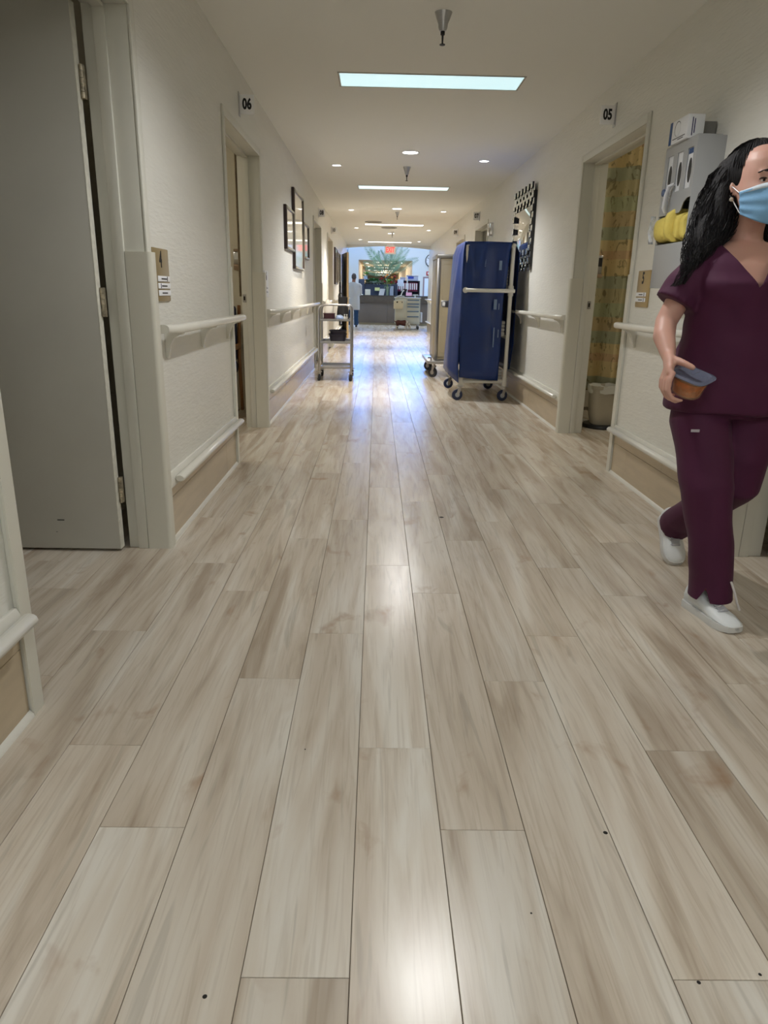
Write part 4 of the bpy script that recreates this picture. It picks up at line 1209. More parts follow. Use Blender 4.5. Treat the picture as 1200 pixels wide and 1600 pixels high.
# lobby furniture ---------------------------------------------------
def frame_box(x, y0, y1, z0, z1, label):
    t = thing('framed_picture', (x, (y0 + y1) / 2, z0), label, 'picture')
    build(MB().box(x, y0, z0, x + 0.03, y1, z1), 'frame', M_ebony, t, bevel=0.004)
    build(MB().box(x + 0.03, y0 + (y1 - y0) * .35, z0 + (z1 - z0) * .3, x + 0.034, y1 - (y1 - y0) * .35, z1 - (z1 - z0) * .3), 'print', M_paper, t)
frame_box(-1.25, 29.3, 31.4, 2.62, 3.0, 'upper black framed picture on the lobby left wall')
frame_box(-1.25, 29.3, 31.4, 1.95, 2.45, 'lower black framed picture on the lobby left wall')
t = thing('wall_clock', (2.31, FW, 2.44), 'large round wall clock with white face in the lobby', 'clock')
build(MB().lathe([(0.27, 0), (0.27, -0.05), (0.24, -0.06), (0.24, 0)], (2.31, FW, 2.44), 36, 'Y'), 'rim', M_black, t)
build(MB().lathe([(0.24, -0.02), (0.24, -0.045)], (2.31, FW, 2.44), 36, 'Y'), 'face', M_white, t)
for (a, l, w_) in ((-1.02, 0.19, 0.014), (2.1, 0.12, 0.02)):
    R4 = Matrix.Translation((2.31, FW - 0.052, 2.44)) @ Matrix.Rotation(a, 4, 'Y')
    build(MB().box(-w_ / 2, -0.003, -0.03, w_ / 2, 0.003, l).xform(R4), 'hand', M_black, t)
for k in range(12):
    R4 = Matrix.Translation((2.31, FW - 0.047, 2.44)) @ Matrix.Rotation(k * PI / 6, 4, 'Y')
    build(MB().box(-0.008, -0.001, 0.19, 0.008, 0.001, 0.22).xform(R4), 'hour_mark', M_black, t)
t = thing('fire_alarm', (2.19, FW, 1.85), 'small red fire alarm on the lobby far wall', 'alarm')
build(MB().box(2.10, FW - 0.06, 1.84, 2.27, FW, 2.0), 'case', mat('alarm_red', (176, 44, 50), 0.4), t, bevel=0.01)
build(MB().box(2.15, FW - 0.065, 1.88, 2.22, FW - 0.0602, 1.96), 'horn', M_white, t)
d = struct_empty('door_8', (2.45, FW, 0), 'white door in the lobby far wall right of the shelf', 'door')
build(MB().box(2.03, FW - 0.03, 0.0, 2.85, FW - 0.0005, 1.72), 'door_slab', mat('white_door', (214, 226, 236), 0.4), d, bevel=0.003)
build(MB().box(1.97, FW - 0.04, 0.0, 2.029, FW - 0.0005, 1.78).box(2.0295, FW - 0.04, 1.7205, 2.9, FW - 0.0005, 1.78), 'casing', mat('mauve_trim', (150, 130, 134), 0.4), d)
build(MB().ball((2.12, FW - 0.06, 0.95), 0.035, 10, 8), 'knob', M_black, d)

# reception counter
M_c1 = mat('counter_dark', (122, 112, 104), 0.45, var=0.05, vscale=4)
M_c2 = mat('counter_band', (98, 88, 78), 0.4, var=0.12, vscale=14)
t = thing('reception_counter', (0.6, 26.3, 0), 'long grey-brown reception counter with darker top band', 'counter')
for k, (a, b) in enumerate(((-0.64, 0.37), (0.374, 1.55), (1.554, 2.9))):
    build(MB().box(a, 26.0, 0.07, b, 26.6, 0.735), 'front_panel', M_c1, t, bevel=0.004)
build(MB().box(-0.62, 26.03, 0.0, 2.88, 26.58, 0.069), 'kick_base', mat('kick_beige', (170, 156, 128), 0.5), t)
build(MB().box(-0.66, 25.97, 0.7355, 2.92, 26.63, 0.985), 'top_band', M_c2, t, bevel=0.006)
build(MB().box(-0.67, 25.96, 0.9855, 2.93, 26.64, 1.005), 'worktop', mat('worktop_dark', (74, 68, 64), 0.3), t, bevel=0.004)
M_nb = mat('slate_blue_panel', (58, 68, 92), 0.6)
t = thing('desk_partition', (0.05, 27.1, 0), 'slate blue partition panels behind the reception counter', 'partition')
build(MB().box(-0.67, 27.0, 0.0, -0.46, 27.5, 1.545), 'tall_end_panel', M_nb, t, bevel=0.006)
build(MB().box(-0.459, 27.05, 0.0, 0.745, 27.12, 1.39), 'long_panel', M_nb, t, bevel=0.006)
build(MB().box(0.66, 26.75, 0.0, 0.745, 27.0495, 1.39), 'return_panel', M_nb, t, bevel=0.006)
build(MB().box(-0.60, 27.01, 1.5455, -0.30, 27.49, 1.56), 'shelf_top', mat('lilac_top', (170, 180, 205), 0.5), t)
# notes and papers
def note(x0, x1, z0, z1, y, m_, label, lean=0.0, nm='paper_sign'):
    t = thing(nm, ((x0 + x1) / 2, y, z0), label, 'paper')
    mb = MB().add([(x0, y, z0), (x1, y, z0), (x1 + lean, y + 0.05, z1), (x0 + lean, y + 0.05, z1), (x0, y + 0.008, z0), (x1, y + 0.008, z0), (x1 + lean, y + 0.058, z1), (x0 + lean, y + 0.058, z1)],
                  [(0, 1, 2, 3), (7, 6, 5, 4), (0, 4, 5, 1), (1, 5, 6, 2), (2, 6, 7, 3), (3, 7, 4, 0)])
    build(mb, 'sheet', m_, t, smooth=False)
    return t
note(-0.42, -0.23, 1.006, 1.20, 26.2, mat('cream_paper', (226, 224, 206), 0.6), 'cream paper stand at the left of the counter')
note(0.06, 0.24, 1.006, 1.225, 26.15, M_paper, 'leaning white paper stand left of the flower vase', 0.05)
note(0.455, 0.585, 1.006, 1.32, 26.3, mat('bluish_paper', (200, 212, 232), 0.6), 'tall bluish paper stand right of the flower vase')
note(-0.08, 0.10, 1.16, 1.27, 26.98, mat('yellow_green_note', (206, 214, 150), 0.6), 'yellow-green note stuck on the partition')
note(0.74, 0.95, 1.33, 1.56, 26.7, mat('bluish_paper', (200, 212, 232), 0.6), 'white poster standing right of the flowers')
note(1.03, 1.24, 1.006, 1.12, 26.25, mat('pink_paper', (226, 170, 200), 0.6), 'pink paper stand behind the medication cart')
note(-0.66, -0.50, 1.006, 1.03, 26.1, M_paper, 'white sheet lying beside the man')
tray = thing('letter_tray', (1.36, 26.2, 1.006), 'pale letter tray on the counter right of the pink paper', 'tray')
build(MB().box(1.26, 26.1, 1.006, 1.48, 26.4, 1.03).box(1.27, 26.12, 1.03, 1.46, 26.38, 1.06), 'stack', mat('pale_grey', (190, 192, 188), 0.5), tray, bevel=0.004)
# binder shelf
t = thing('binder_shelf', (1.25, 27.4, 0), 'dark shelf unit with rows of binders behind the counter', 'shelf')
m = MB().box(0.66, 27.3, 0.0, 0.70, 27.65, 1.53).box(1.53, 27.3, 0.0, 1.57, 27.65, 1.53).box(0.70, 27.3, 1.50, 1.53, 27.65, 1.53).box(0.70, 27.63, 0.0, 1.53, 27.65, 1.50)
m.box(0.70, 27.3, 1.135, 1.53, 27.63, 1.16).box(0.70, 27.3, 0.75, 1.53, 27.63, 0.775)
build(m, 'carcass', mat('dark_plum_wood', (40, 28, 46), 0.5), t, bevel=0.002)
for i in range(10):
    x = 0.72 + i * 0.078
    col = (146, 48, 84) if i not in (2,) else (206, 206, 210)
    bd = thing('binder', (x + 0.035, 27.45, 1.16), '%s maroon binder from the left on the dark shelf' % ['first', 'second', '', 'third', 'fourth', 'fifth', 'sixth', 'seventh', 'eighth', 'ninth'][i] if i != 2 else 'white binder among the maroon ones on the shelf', 'binder', 'binders on the shelf' if i != 2 else None)
    build(MB().box(x, 27.32, 1.1605, x + 0.068, 27.6, 1.46), 'cover', mat('binder_%d' % col[0], col, 0.5), bd, bevel=0.004)
    build(MB().box(x + 0.012, 27.316, 1.22, x + 0.056, 27.3195, 1.44), 'spine_label', M_paper, bd)
bx_ = thing('storage_box', (1.28, 27.45, 1.53), 'clear plastic box with blue contents on top of the shelf', 'box')
build(MB().box(1.08, 27.32, 1.531, 1.50, 27.6, 1.70), 'tub', mat('clear_tub', (190, 200, 226), 0.25), bx_, bevel=0.01)
build(MB().box(1.06, 27.30, 1.7005, 1.52, 27.62, 1.725), 'lid', M_white, bx_, bevel=0.004)
build(MB().box(1.12, 27.312, 1.60, 1.34, 27.3195, 1.68), 'contents', mat('strong_blue', (54, 80, 190), 0.4), bx_)
bx_ = thing('storage_box', (0.95, 27.45, 1.53), 'small lilac box left of the clear plastic box', 'box')
build(MB().box(0.84, 27.32, 1.531, 1.05, 27.6, 1.63), 'tub', mat('lilac_box', (186, 186, 214), 0.4), bx_, bevel=0.01)
build(MB().box(0.83, 27.31, 1.6305, 1.06, 27.61, 1.65), 'lid', M_white, bx_, bevel=0.004)
t = thing('white_column', (1.09, 26.9, 0), 'slim white post in front of the binder shelf', 'post')
build(MB().box(1.07, 26.88, 0.0, 1.11, 26.92, 1.66), 'post', M_white, t, bevel=0.004)
# telephone-like desk items
t = thing('desk_phone', (0.95, 26.25, 1.005), 'black telephone on the counter behind the medication cart', 'phone')
build(MB().prism([(0.82, 1.0055), (1.0, 1.0055), (1.0, 1.05), (0.82, 1.10)], 26.15, 26.35, 'Y'), 'base', M_black, t, bevel=0.004)
build(MB().tube([(0.84, 26.14, 1.13), (0.90, 26.14, 1.15), (0.97, 26.14, 1.10)], 0.018, 8), 'handset', M_black, t)

# plants ---------------------------------------------------------------
M_leaf = mat('leaf_green', (66, 112, 62), 0.5, var=0.2, vscale=9)
M_palm = mat('palm_green', (122, 154, 126), 0.5, var=0.15, vscale=6)
M_lime = mat('lime_leaf', (110, 156, 60), 0.5, var=0.2, vscale=9)
M_stem = mat('stem_green', (70, 96, 50), 0.6)
def leaf(mb, p, d, up, l, w_):
    p, d = Vector(p), Vector(d).normalized()
    s_ = d.cross(Vector(up)).normalized(); n = s_.cross(d)
    mb.add([p, p + d * l * .5 + s_ * w_ / 2 + n * l * 0.05, p + d * l, p + d * l * .5 - s_ * w_ / 2 + n * l * 0.05, p + d * l * .5 + n * l * 0.02],
           [(0, 1, 4), (1, 2, 4), (2, 3, 4), (3, 0, 4)])
t = thing('potted_palm', (0.32, 27.5, 0), 'large palm with arching fronds behind the reception desk', 'plant')
build(MB().lathe([(0.16, 0), (0.20, 0.3), (0.215, 0.32), (0.20, 0.32), (0.17, 0.25)], (0.32, 27.5, 0), 20), 'pot', mat('dark_pot', (60, 52, 46), 0.5), t)
build(MB().tube([(0.32, 27.5, 0.2), (0.31, 27.5, 0.9), (0.33, 27.5, 1.62)], [0.035, 0.03, 0.02], 8), 'trunk', mat('palm_trunk', (104, 82, 62), 0.8), t)
tips = [(-0.45, 27.2, 2.72), (-0.30, 27.7, 2.55), (-0.48, 27.4, 2.10), (-0.1, 27.9, 2.35), (0.09, 27.3, 2.52), (0.44, 27.2, 2.50), (0.86, 27.3, 2.74), (1.10, 27.6, 2.62), (1.44, 27.3, 2.28), (1.0, 27.9, 2.35), (-0.40, 27.3, 1.86), (0.75, 27.2, 2.1), (0.62, 27.8, 2.6)]
rr = random.Random(3)
for i, tp in enumerate(tips):
    b0 = Vector((0.33, 27.5, 1.60)); tp = Vector(tp)
    mid = b0.lerp(tp, 0.5) + Vector((0, 0, 0.16))
    c = [b0 * (1 - u) ** 2 + mid * 2 * u * (1 - u) + tp * u * u for u in [k / 16 for k in range(17)]]
    mb = MB().tube(c, [0.012 * (1 - k / 18) for k in range(17)], 5)
    for k in range(4, 17):
        d0 = (c[k] - c[k - 1]).normalized()
        for s_ in (-1, 1):
            side = Vector((d0.z, 0, -d0.x)) * s_
            dr_ = d0 * 0.8 + side * 0.75 + Vector((0, rr.uniform(-.3, .3), -0.15))
            ll = 0.24 * math.sin(PI * (0.18 + 0.8 * k / 17)) + 0.05
            leaf(mb, c[k], dr_, (0, 1, 0), ll, 0.018)
            leaf(mb, (c[k] + c[k - 1]) / 2, dr_ + Vector((0, rr.uniform(-.2, .2), 0)), (0, 1, 0), ll * 0.95, 0.016)
    build(mb, 'frond', M_palm, t, smooth=False)
def clump(name, parent, c, r, n, l, m_, seed):
    r_ = random.Random(seed); mb = MB()
    for i in range(n):
        d0 = Vector((r_.uniform(-1, 1), r_.uniform(-1, 1), r_.uniform(-.3, 1))).normalized()
        p = Vector(c) + Vector((d0.x * r[0], d0.y * r[1], d0.z * r[2])) * r_.uniform(0.3, 1)
        leaf(mb, p, d0 + Vector((0, 0, r_.uniform(-.3, .3))), (0.1, 0.2, 1), l * r_.uniform(.7, 1.2), l * 0.5)
    return stuff(build(mb, name, m_, parent, smooth=False))
t = thing('potted_plant', (-0.42, 27.25, 1.56), 'small green plant in a pale pot on the tall partition', 'plant')
build(MB().lathe([(0.055, 0), (0.075, 0.11), (0.08, 0.12), (0.065, 0.12)], (-0.42, 27.2, 1.56), 16), 'pot', mat('pale_pot', (190, 206, 222), 0.4), t)
clump('foliage', t, (-0.42, 27.2, 1.71), (0.10, 0.09, 0.06), 120, 0.07, M_lime, 1)
t = thing('planter', (-0.13, 27.2, 1.39), 'trough of trailing green plants along the partition top', 'plant')
build(MB().box(-0.44, 27.04, 1.3905, 0.25, 27.13, 1.43), 'trough', M_black, t)
clump('foliage', t, (-0.15, 27.12, 1.46), (0.36, 0.10, 0.09), 420, 0.085, M_leaf, 2)
clump('pale_foliage', t, (0.02, 27.05, 1.42), (0.30, 0.05, 0.08), 90, 0.07, mat('pale_leaf', (170, 196, 176), 0.5), 5)
t = thing('flower_vase', (0.37, 26.2, 1.005), 'glass vase of red and orange flowers on the counter', 'vase')
build(MB().lathe([(0.045, 0), (0.048, 0.02), (0.042, 0.16), (0.062, 0.30), (0.058, 0.30), (0.038, 0.16), (0.042, 0.02)], (0.37, 26.2, 1.0055), 18), 'glass', mat('vase_glass', (190, 210, 180), 0.08, alpha=0.5), t)
fr_ = random.Random(9)
heads = [(0.16, 1.56, 0), (0.10, 1.52, 2), (0.30, 1.62, 1), (0.36, 1.68, 1), (0.52, 1.60, 1), (0.62, 1.63, 0), (0.66, 1.46, 0), (0.27, 1.45, 0), (0.68, 1.52, 1), (0.24, 1.60, 2), (0.50, 1.44, 0)]
cols = [mat('red_petal', (170, 28, 40), 0.5), mat('orange_petal', (222, 150, 74), 0.5), mat('dark_red_petal', (110, 20, 34), 0.5)]
for (x, z, ci) in heads:
    y = 26.2 + fr_.uniform(-.08, .06)
    fl = build(MB().tube([(0.37 + (x - .37) * .08, 26.2, 1.05), (0.37 + (x - .37) * .4, 26.2 + (y - 26.2) * .5, 1.33), (x, y, z)], 0.004, 5), 'flower', M_stem, t)
    mb = MB()
    for k in range(9):
        a = 2 * PI * k / 9
        leaf(mb, (x, y, z), (math.cos(a), math.sin(a) * .8, 0.7 if k % 2 else .2), (0, 0, 1), 0.075, 0.055)
    mb.ball((x, y - .01, z + 0.01), 0.032, 8, 6)
    build(mb, 'petals', cols[ci], fl, smooth=False)
clump('foliage', t, (0.39, 26.2, 1.42), (0.15, 0.07, 0.13), 80, 0.11, M_lime, 4)

# medication cart ------------------------------------------------------
M_med = mat('medcart_cream', (206, 206, 190), 0.4)
M_pull = mat('blue_grey_pull', (104, 128, 152), 0.4)
t = thing('medication_cart', (0.96, 23.35, 0), 'cream medication cart with five blue-grey drawer pulls by the counter', 'cart')
build(MB().box(0.58, 23.0, 0.165, 1.355, 23.7, 0.93), 'body', M_med, t, bevel=0.008)
build(MB().box(0.56, 22.98, 0.9305, 1.375, 23.72, 0.965), 'worktop', M_med, t, bevel=0.008)
build(MB().box(0.60, 22.985, 0.19, 0.925, 22.9998, 0.915), 'side_door', M_med, t, bevel=0.003)
zs = [0.915, 0.80, 0.715, 0.60, 0.43, 0.185]
pz = [0.885, 0.77, 0.685, 0.55, 0.39]
for i in range(5):
    dr = build(MB().box(0.935, 22.978, zs[i + 1] + 0.004, 1.335, 22.9998, zs[i] - 0.003), 'drawer', M_med, t, bevel=0.003)
    build(MB().box(0.955, 22.955, pz[i] - 0.018, 1.315, 22.9775, pz[i] + 0.018), 'drawer_pull', M_pull, dr, bevel=0.006)
for (x, y) in ((0.66, 23.06), (1.31, 23.06), (0.66, 23.64), (1.31, 23.64)):
    caster(t, x, y, 0.165, 0.055, 0.2, w=0.03, hub=M_steel)
sb = build(MB().box(0.525, 22.86, 0.62, 0.82, 22.984, 0.87), 'side_box', mat('cream_box', (214, 206, 178), 0.4), t, bevel=0.01)
build(MB().box(0.61, 22.857, 0.80, 0.655, 22.8598, 0.845).box(0.77, 22.857, 0.80, 0.795, 22.8598, 0.84), 'opening', M_black, sb)
build(MB().box(1.3755, 23.1, 0.22, 1.44, 23.45, 0.52), 'waste_pocket', M_white, t, bevel=0.01)
build(MB().tube([(0.60, 23.05, 0.966), (0.72, 23.02, 1.0), (0.86, 23.05, 0.985)], [0.02, 0.03, 0.02], 8), 'bag_on_top', mat('grey_film', (170, 176, 180), 0.3), t)
t = thing('arm_lamp', (0.74, 23.4, 0.965), 'slanting white arm of a lamp clamped on the medication cart', 'lamp')
build(MB().tube([(0.74, 23.4, 0.966), (0.80, 23.4, 1.12), (0.86, 23.4, 1.2)], 0.016, 8), 'arm', M_white, t)
build(MB().lathe([(0.045, 0.0), (0.045, 0.015)], (0.74, 23.4, 0.9655), 14), 'base', M_white, t)
build(MB().tube([(0.84, 23.4, 1.21), (0.94, 23.4, 1.17)], [0.02, 0.045], 10), 'head', M_black, t)
b_ = thing('bottle', (1.2, 23.2, 0.965), 'small white bottle on the medication cart top', 'bottle')
build(MB().lathe([(0.022, 0), (0.022, 0.05), (0.012, 0.058)], (1.2, 23.2, 0.9655), 12), 'body', M_white, b_)
build(MB().lathe([(0.015, 0.058), (0.015, 0.072)], (1.2, 23.2, 0.9655), 12), 'cap', M_white, b_)

# ================================================================== DOG
def patched(name, base, patch, lo, hi, axis='X'):
    m = bpy.data.materials.new(name); m.use_nodes = True
    nt = m.node_tree; N, L = nt.nodes, nt.links
    b = N['Principled BSDF']; b.inputs['Roughness'].default_value = 0.75
    tc = N.new('ShaderNodeTexCoord'); n = N.new('ShaderNodeTexNoise'); n.inputs['Scale'].default_value = 6
    L.new(tc.outputs['Object'], n.inputs['Vector'])
    sx = N.new('ShaderNodeSeparateXYZ'); L.new(tc.outputs['Object'], sx.inputs[0])
    ma = N.new('ShaderNodeMath'); ma.operation = 'MULTIPLY_ADD'; ma.inputs[1].default_value = 0.12
    L.new(n.outputs['Fac'], ma.inputs[0]); L.new(sx.outputs[axis], ma.inputs[2])
    mb2 = N.new('ShaderNodeMath'); mb2.operation = 'GREATER_THAN'; mb2.inputs[1].default_value = lo
    L.new(ma.outputs[0], mb2.inputs[0])
    # belly stays pale too
    mz = N.new('ShaderNodeMath'); mz.operation = 'LESS_THAN'; mz.inputs[1].default_value = hi
    L.new(sx.outputs['Z'], mz.inputs[0])
    mx2 = N.new('ShaderNodeMath'); mx2.operation = 'MAXIMUM'; L.new(mb2.outputs[0], mx2.inputs[0]); L.new(mz.outputs[0], mx2.inputs[1])
    mx = N.new('ShaderNodeMixRGB'); mx.inputs[1].default_value = s2l(base); mx.inputs[2].default_value = s2l(patch)
    L.new(mx2.outputs[0], mx.inputs[0]); L.new(mx.outputs[0], b.inputs['Base Color'])
    return m
t = thing('dog', (0.82, 22.85, 0), 'small brown and white dog sniffing the floor before the medication cart', 'dog')
Y0 = 22.85
m = MB()
m.tube([(0.60, Y0, 0.20), (0.66, Y0, 0.215), (0.76, Y0, 0.205), (0.86, Y0, 0.20), (0.93, Y0, 0.195), (0.98, Y0, 0.175)], [0.045, 0.07, 0.066, 0.075, 0.078, 0.055], 14, ry=[0.05, 0.078, 0.072, 0.09, 0.09, 0.06])
m.tube([(0.95, Y0, 0.22), (1.0, Y0 - .01, 0.17), (1.03, Y0 - .02, 0.11)], [0.055, 0.045, 0.04], 12)
m.tube([(1.015, Y0 - .02, 0.125), (1.04, Y0 - .03, 0.085), (1.065, Y0 - .04, 0.045), (1.075, Y0 - .045, 0.025)], [0.042, 0.042, 0.026, 0.018], 12)
for (x, dy, rear) in ((0.64, -.05, 1), (0.62, .05, 1), (0.90, -.05, 0), (0.95, .05, 0)):
    if rear: m.tube([(x, Y0 + dy, 0.19), (x + .035, Y0 + dy, 0.12), (x - .015, Y0 + dy, 0.07), (x, Y0 + dy, 0.02), (x + .03, Y0 + dy, 0.012)], [0.045, 0.028, 0.016, 0.013, 0.013], 10)
    else: m.tube([(x, Y0 + dy, 0.18), (x - .01, Y0 + dy, 0.10), (x + .005, Y0 + dy, 0.02), (x + .028, Y0 + dy, 0.012)], [0.032, 0.02, 0.014, 0.014], 10)
m.tube([(0.605, Y0, 0.225), (0.56, Y0, 0.25), (0.535, Y0, 0.30)], [0.018, 0.012, 0.006], 8)
dog_b = remesh(m, 0.008, 5, 'body', patched('dog_coat', (84, 44, 36), (222, 214, 198), 0.15, 0.115), t)
for s_ in (-1, 1):
    mb = MB().ball((1.015, Y0 - .02 + s_ * 0.04, 0.12), (0.014, 0.010, 0.034), 10, 8)
    build(mb, 'ear', mat('dog_ear', (40, 26, 24), 0.8), t)
build(MB().ball((1.078, Y0 - .047, 0.026), 0.009, 8, 6), 'nose', M_black, t)
build(MB().tube([(0.965, Y0 + .05 * math.cos(0), 0.2)] + [(0.985 + 0.02 * math.sin(a), Y0 - .005 + 0.055 * math.cos(a), 0.185 + 0.05 * math.sin(a)) for a in [k * PI / 6 for k in range(12)]], 0.005, 6), 'collar', M_black, t)

# ================================================================== PEOPLE
M_skin = mat('skin', (206, 160, 144), 0.5, sss=0.15, var=0.05, vscale=6)
M_skin2 = mat('skin_darker', (168, 120, 98), 0.5, sss=0.1)
def rg(c, z, rx, ry, n=28, p=0.9, yaw=0.0, tilt=0.0):
    out = []
    for k in range(n):
        q = 2 * PI * k / n
        a, b = math.cos(q), math.sin(q)
        x = rx * abs(a) ** p * (1 if a > 0 else -1); y = ry * abs(b) ** p * (1 if b > 0 else -1)
        out.append(Vector((c[0] + x * math.cos(yaw) - y * math.sin(yaw), c[1] + x * math.sin(yaw) + y * math.cos(yaw), z + tilt * x)))
    return out
HEAD = [(-.118, .020, .080, -.050), (-.110, .036, .090, -.030), (-.092, .050, .094, .000), (-.065, .058, .093, .035), (-.035, .064, .090, .065), (0.0, .068, .084, .088),
        (.03, .071, .089, .098), (.06, .071, .088, .100), (.085, .064, .076, .090), (.105, .048, .052, .068), (.118, .022, .022, .03)]
def head_rings(T):
    rings = []
    for (z, w_, f_, b_) in HEAD:
        c = (b_ - f_) / 2; d_ = (f_ + b_) / 2
        rings.append([T @ p for p in rg((0, c), z, w_, d_, 28, 0.92)])
    return rings
def head_geo(mb, T, nose=True):
    mb.loft(head_rings(T))
    if nose:
        mb.tube([T @ Vector((0, -.082, .004)), T @ Vector((0, -.096, -.025)), T @ Vector((0, -.106, -.042)), T @ Vector((0, -.094, -.052))], [.007, .010, .013, .009], 10)
        for s_ in (-1, 1):   # cheekbones and brow ridge
            mb.ball(T @ Vector((s_ * .034, -.064, -.030)), .018, 10, 8)
            mb.ball(T @ Vector((s_ * .031, -.0685, .0065)), (.0150, .0105, .0075), 10, 8)
            mb.ball(T @ Vector((s_ * .030, -.073, .022)), (.020, .014, .008), 10, 8)
        mb.tube([T @ Vector((-.02, -.088, -.073)), T @ Vector((0, -.095, -.072)), T @ Vector((.02, -.088, -.073))], [.004, .008, .004], 8)
    for s_ in (-1, 1):
        mb.tube([T @ Vector((s_ * .068, .012, -.035)), T @ Vector((s_ * .076, .018, -.01)), T @ Vector((s_ * .072, .020, .018))], [.008, .012, .008], 10, ry=[.006, .008, .006])

# ---- the woman in scrubs -------------------------------------------
person = thing('person', (1.21, 2.40, 0), 'woman in dark maroon scrubs and blue face mask walking, holding food', 'person')
TH = Matrix.Translation((1.200, 2.43, 1.425)) @ Matrix.Rotation(math.radians(5), 4, 'Z') @ Matrix.Rotation(math.radians(5), 4, 'Y') @ Matrix.Rotation(math.radians(-4), 4, 'X')
b = MB()
b.loft([rg((1.205, 2.455), .74, .13, .09), rg((1.207, 2.455), .82, .165, .115), rg((1.208, 2.455), .90, .148, .106), rg((1.205, 2.45), .98, .126, .090),
        rg((1.203, 2.445), 1.07, .130, .102), rg((1.20, 2.438), 1.13, .138, .118), rg((1.20, 2.45), 1.19, .143, .095), rg((1.20, 2.457), 1.235, .120, .068), rg((1.20, 2.46), 1.262, .070, .052)])
b.tube([(1.20, 2.462, 1.22), (1.20, 2.458, 1.29), (1.20, 2.45, 1.36)], [.060, .049, .051], 18)
head_geo(b, TH)
# arms
b.tube([(1.11, 2.46, 1.20), (1.065, 2.46, 1.185), (1.015, 2.457, 1.10), (0.972, 2.452, 1.005), (0.955, 2.41, 0.96), (0.952, 2.355, 0.915), (0.950, 2.335, 0.898)],
       [.044, .045, .040, .036, .036, .026, .022], 16)
b.tube([(1.29, 2.46, 1.20), (1.34, 2.46, 1.185), (1.385, 2.48, 1.09), (1.415, 2.50, 0.98), (1.42, 2.47, 0.88), (1.42, 2.43, 0.79), (1.42, 2.42, 0.76)],
       [.044, .045, .040, .036, .036, .026, .022], 16)
# right hand: palm, thumb over the lid, four fingers curled under the tub
b.tube([(0.952, 2.342, 0.905), (0.942, 2.305, 0.878), (0.932, 2.275, 0.852), (0.928, 2.262, 0.838)], [.020, .017, .015, .012], 14, ry=[.025, .036, .038, .034])
fy = [2.232, 2.253, 2.274, 2.293]
fl_ = [0.92, 1.0, 0.96, 0.78]
for y, l_ in zip(fy, fl_):
    dy = (2.262 - y) * 0.1
    b.tube([(0.935, y + .012, 0.862 + (y - 2.232) * .1), (0.920, y, 0.835), (0.918, y - .004, 0.835 - 0.032 * l_), (0.929, y - .008, 0.835 - 0.056 * l_), (0.952, y - .010 , 0.835 - 0.066 * l_), (0.966, y - .012, 0.835 - 0.064 * l_)],
           [.0095, .0095, .0088, .0082, .0075, .006], 10)
b.tube([(0.950, 2.315, 0.892), (0.957, 2.285, 0.893), (0.972, 2.257, 0.886), (0.990, 2.240, 0.876), (0.996, 2.234, 0.872)], [.014, .0135, .0112, .0098, .007], 12)
# left hand, loosely curled beside the hip
b.tube([(1.420, 2.42, 0.765), (1.415, 2.405, 0.73), (1.412, 2.395, 0.70)], [.015, .014, .012], 14, ry=[.026, .036, .036])
for k, l_ in enumerate((0.9, 1.0, 0.95, 0.75)):
    y = 2.368 + k * 0.0195
    b.tube([(1.412, y + .004, 0.705), (1.409, y - .004, 0.705 - .035 * l_), (1.399, y - .010, 0.705 - .062 * l_), (1.383, y - .012, 0.705 - .074 * l_)], [.0095, .009, .008, .006], 10)
b.tube([(1.413, 2.385, 0.745), (1.400, 2.362, 0.715), (1.393, 2.352, 0.69)], [.013, .011, .007], 10)
# legs
b.tube([(1.13, 2.455, .80), (1.132, 2.41, .62), (1.147, 2.352, .47), (1.175, 2.345, .30), (1.198, 2.35, .10), (1.205, 2.33, .06)], [.085, .070, .052, .048, .032, .034], 16)
b.tube([(1.295, 2.465, .80), (1.29, 2.43, .62), (1.28, 2.41, .46), (1.292, 2.60, .35), (1.306, 2.84, .21), (1.304, 2.90, .16)], [.085, .070, .052, .046, .032, .034], 16)
def face_fix(bm): pass
body = remesh(b, 0.0048, 7, 'body', M_skin, person)

# scrub top
M_scrub = mat('maroon_scrub', (70, 8, 52), 0.75, sheen=0.04, bump=0.18, bscale=7, var=0.05, vscale=5)
b = MB()
b.loft([rg((1.208, 2.455), .715, .196, .148), rg((1.208, 2.455), .80, .192, .146), rg((1.208, 2.455), .90, .176, .134), rg((1.205, 2.45), .98, .161, .122),
        rg((1.203, 2.443), 1.07, .156, .128), rg((1.20, 2.433), 1.13, .158, .140), rg((1.20, 2.448), 1.19, .158, .110), rg((1.20, 2.457), 1.235, .140, .082), rg((1.20, 2.46), 1.268, .086, .066)])
b.tube([(1.14, 2.458, 1.198), (1.075, 2.46, 1.185), (1.035, 2.458, 1.135), (0.996, 2.455, 1.065)], [.058, .063, .064, .070], 18)
b.tube([(1.26, 2.458, 1.198), (1.335, 2.46, 1.185), (1.372, 2.465, 1.13), (1.40, 2.48, 1.06)], [.058, .063, .062, .066], 18)
def wrinkle(amp, sx, sz, seed, zlo=-9, zhi=9):
    def f(bm):
        bm.normal_update()
        for v in bm.verts:
            p = v.co
            k = noise.noise(Vector((p.x * sx + seed, p.y * sx, p.z * sz + 0.8 * p.x * sx)))
            v.co = p + v.normal * amp * k
    return f
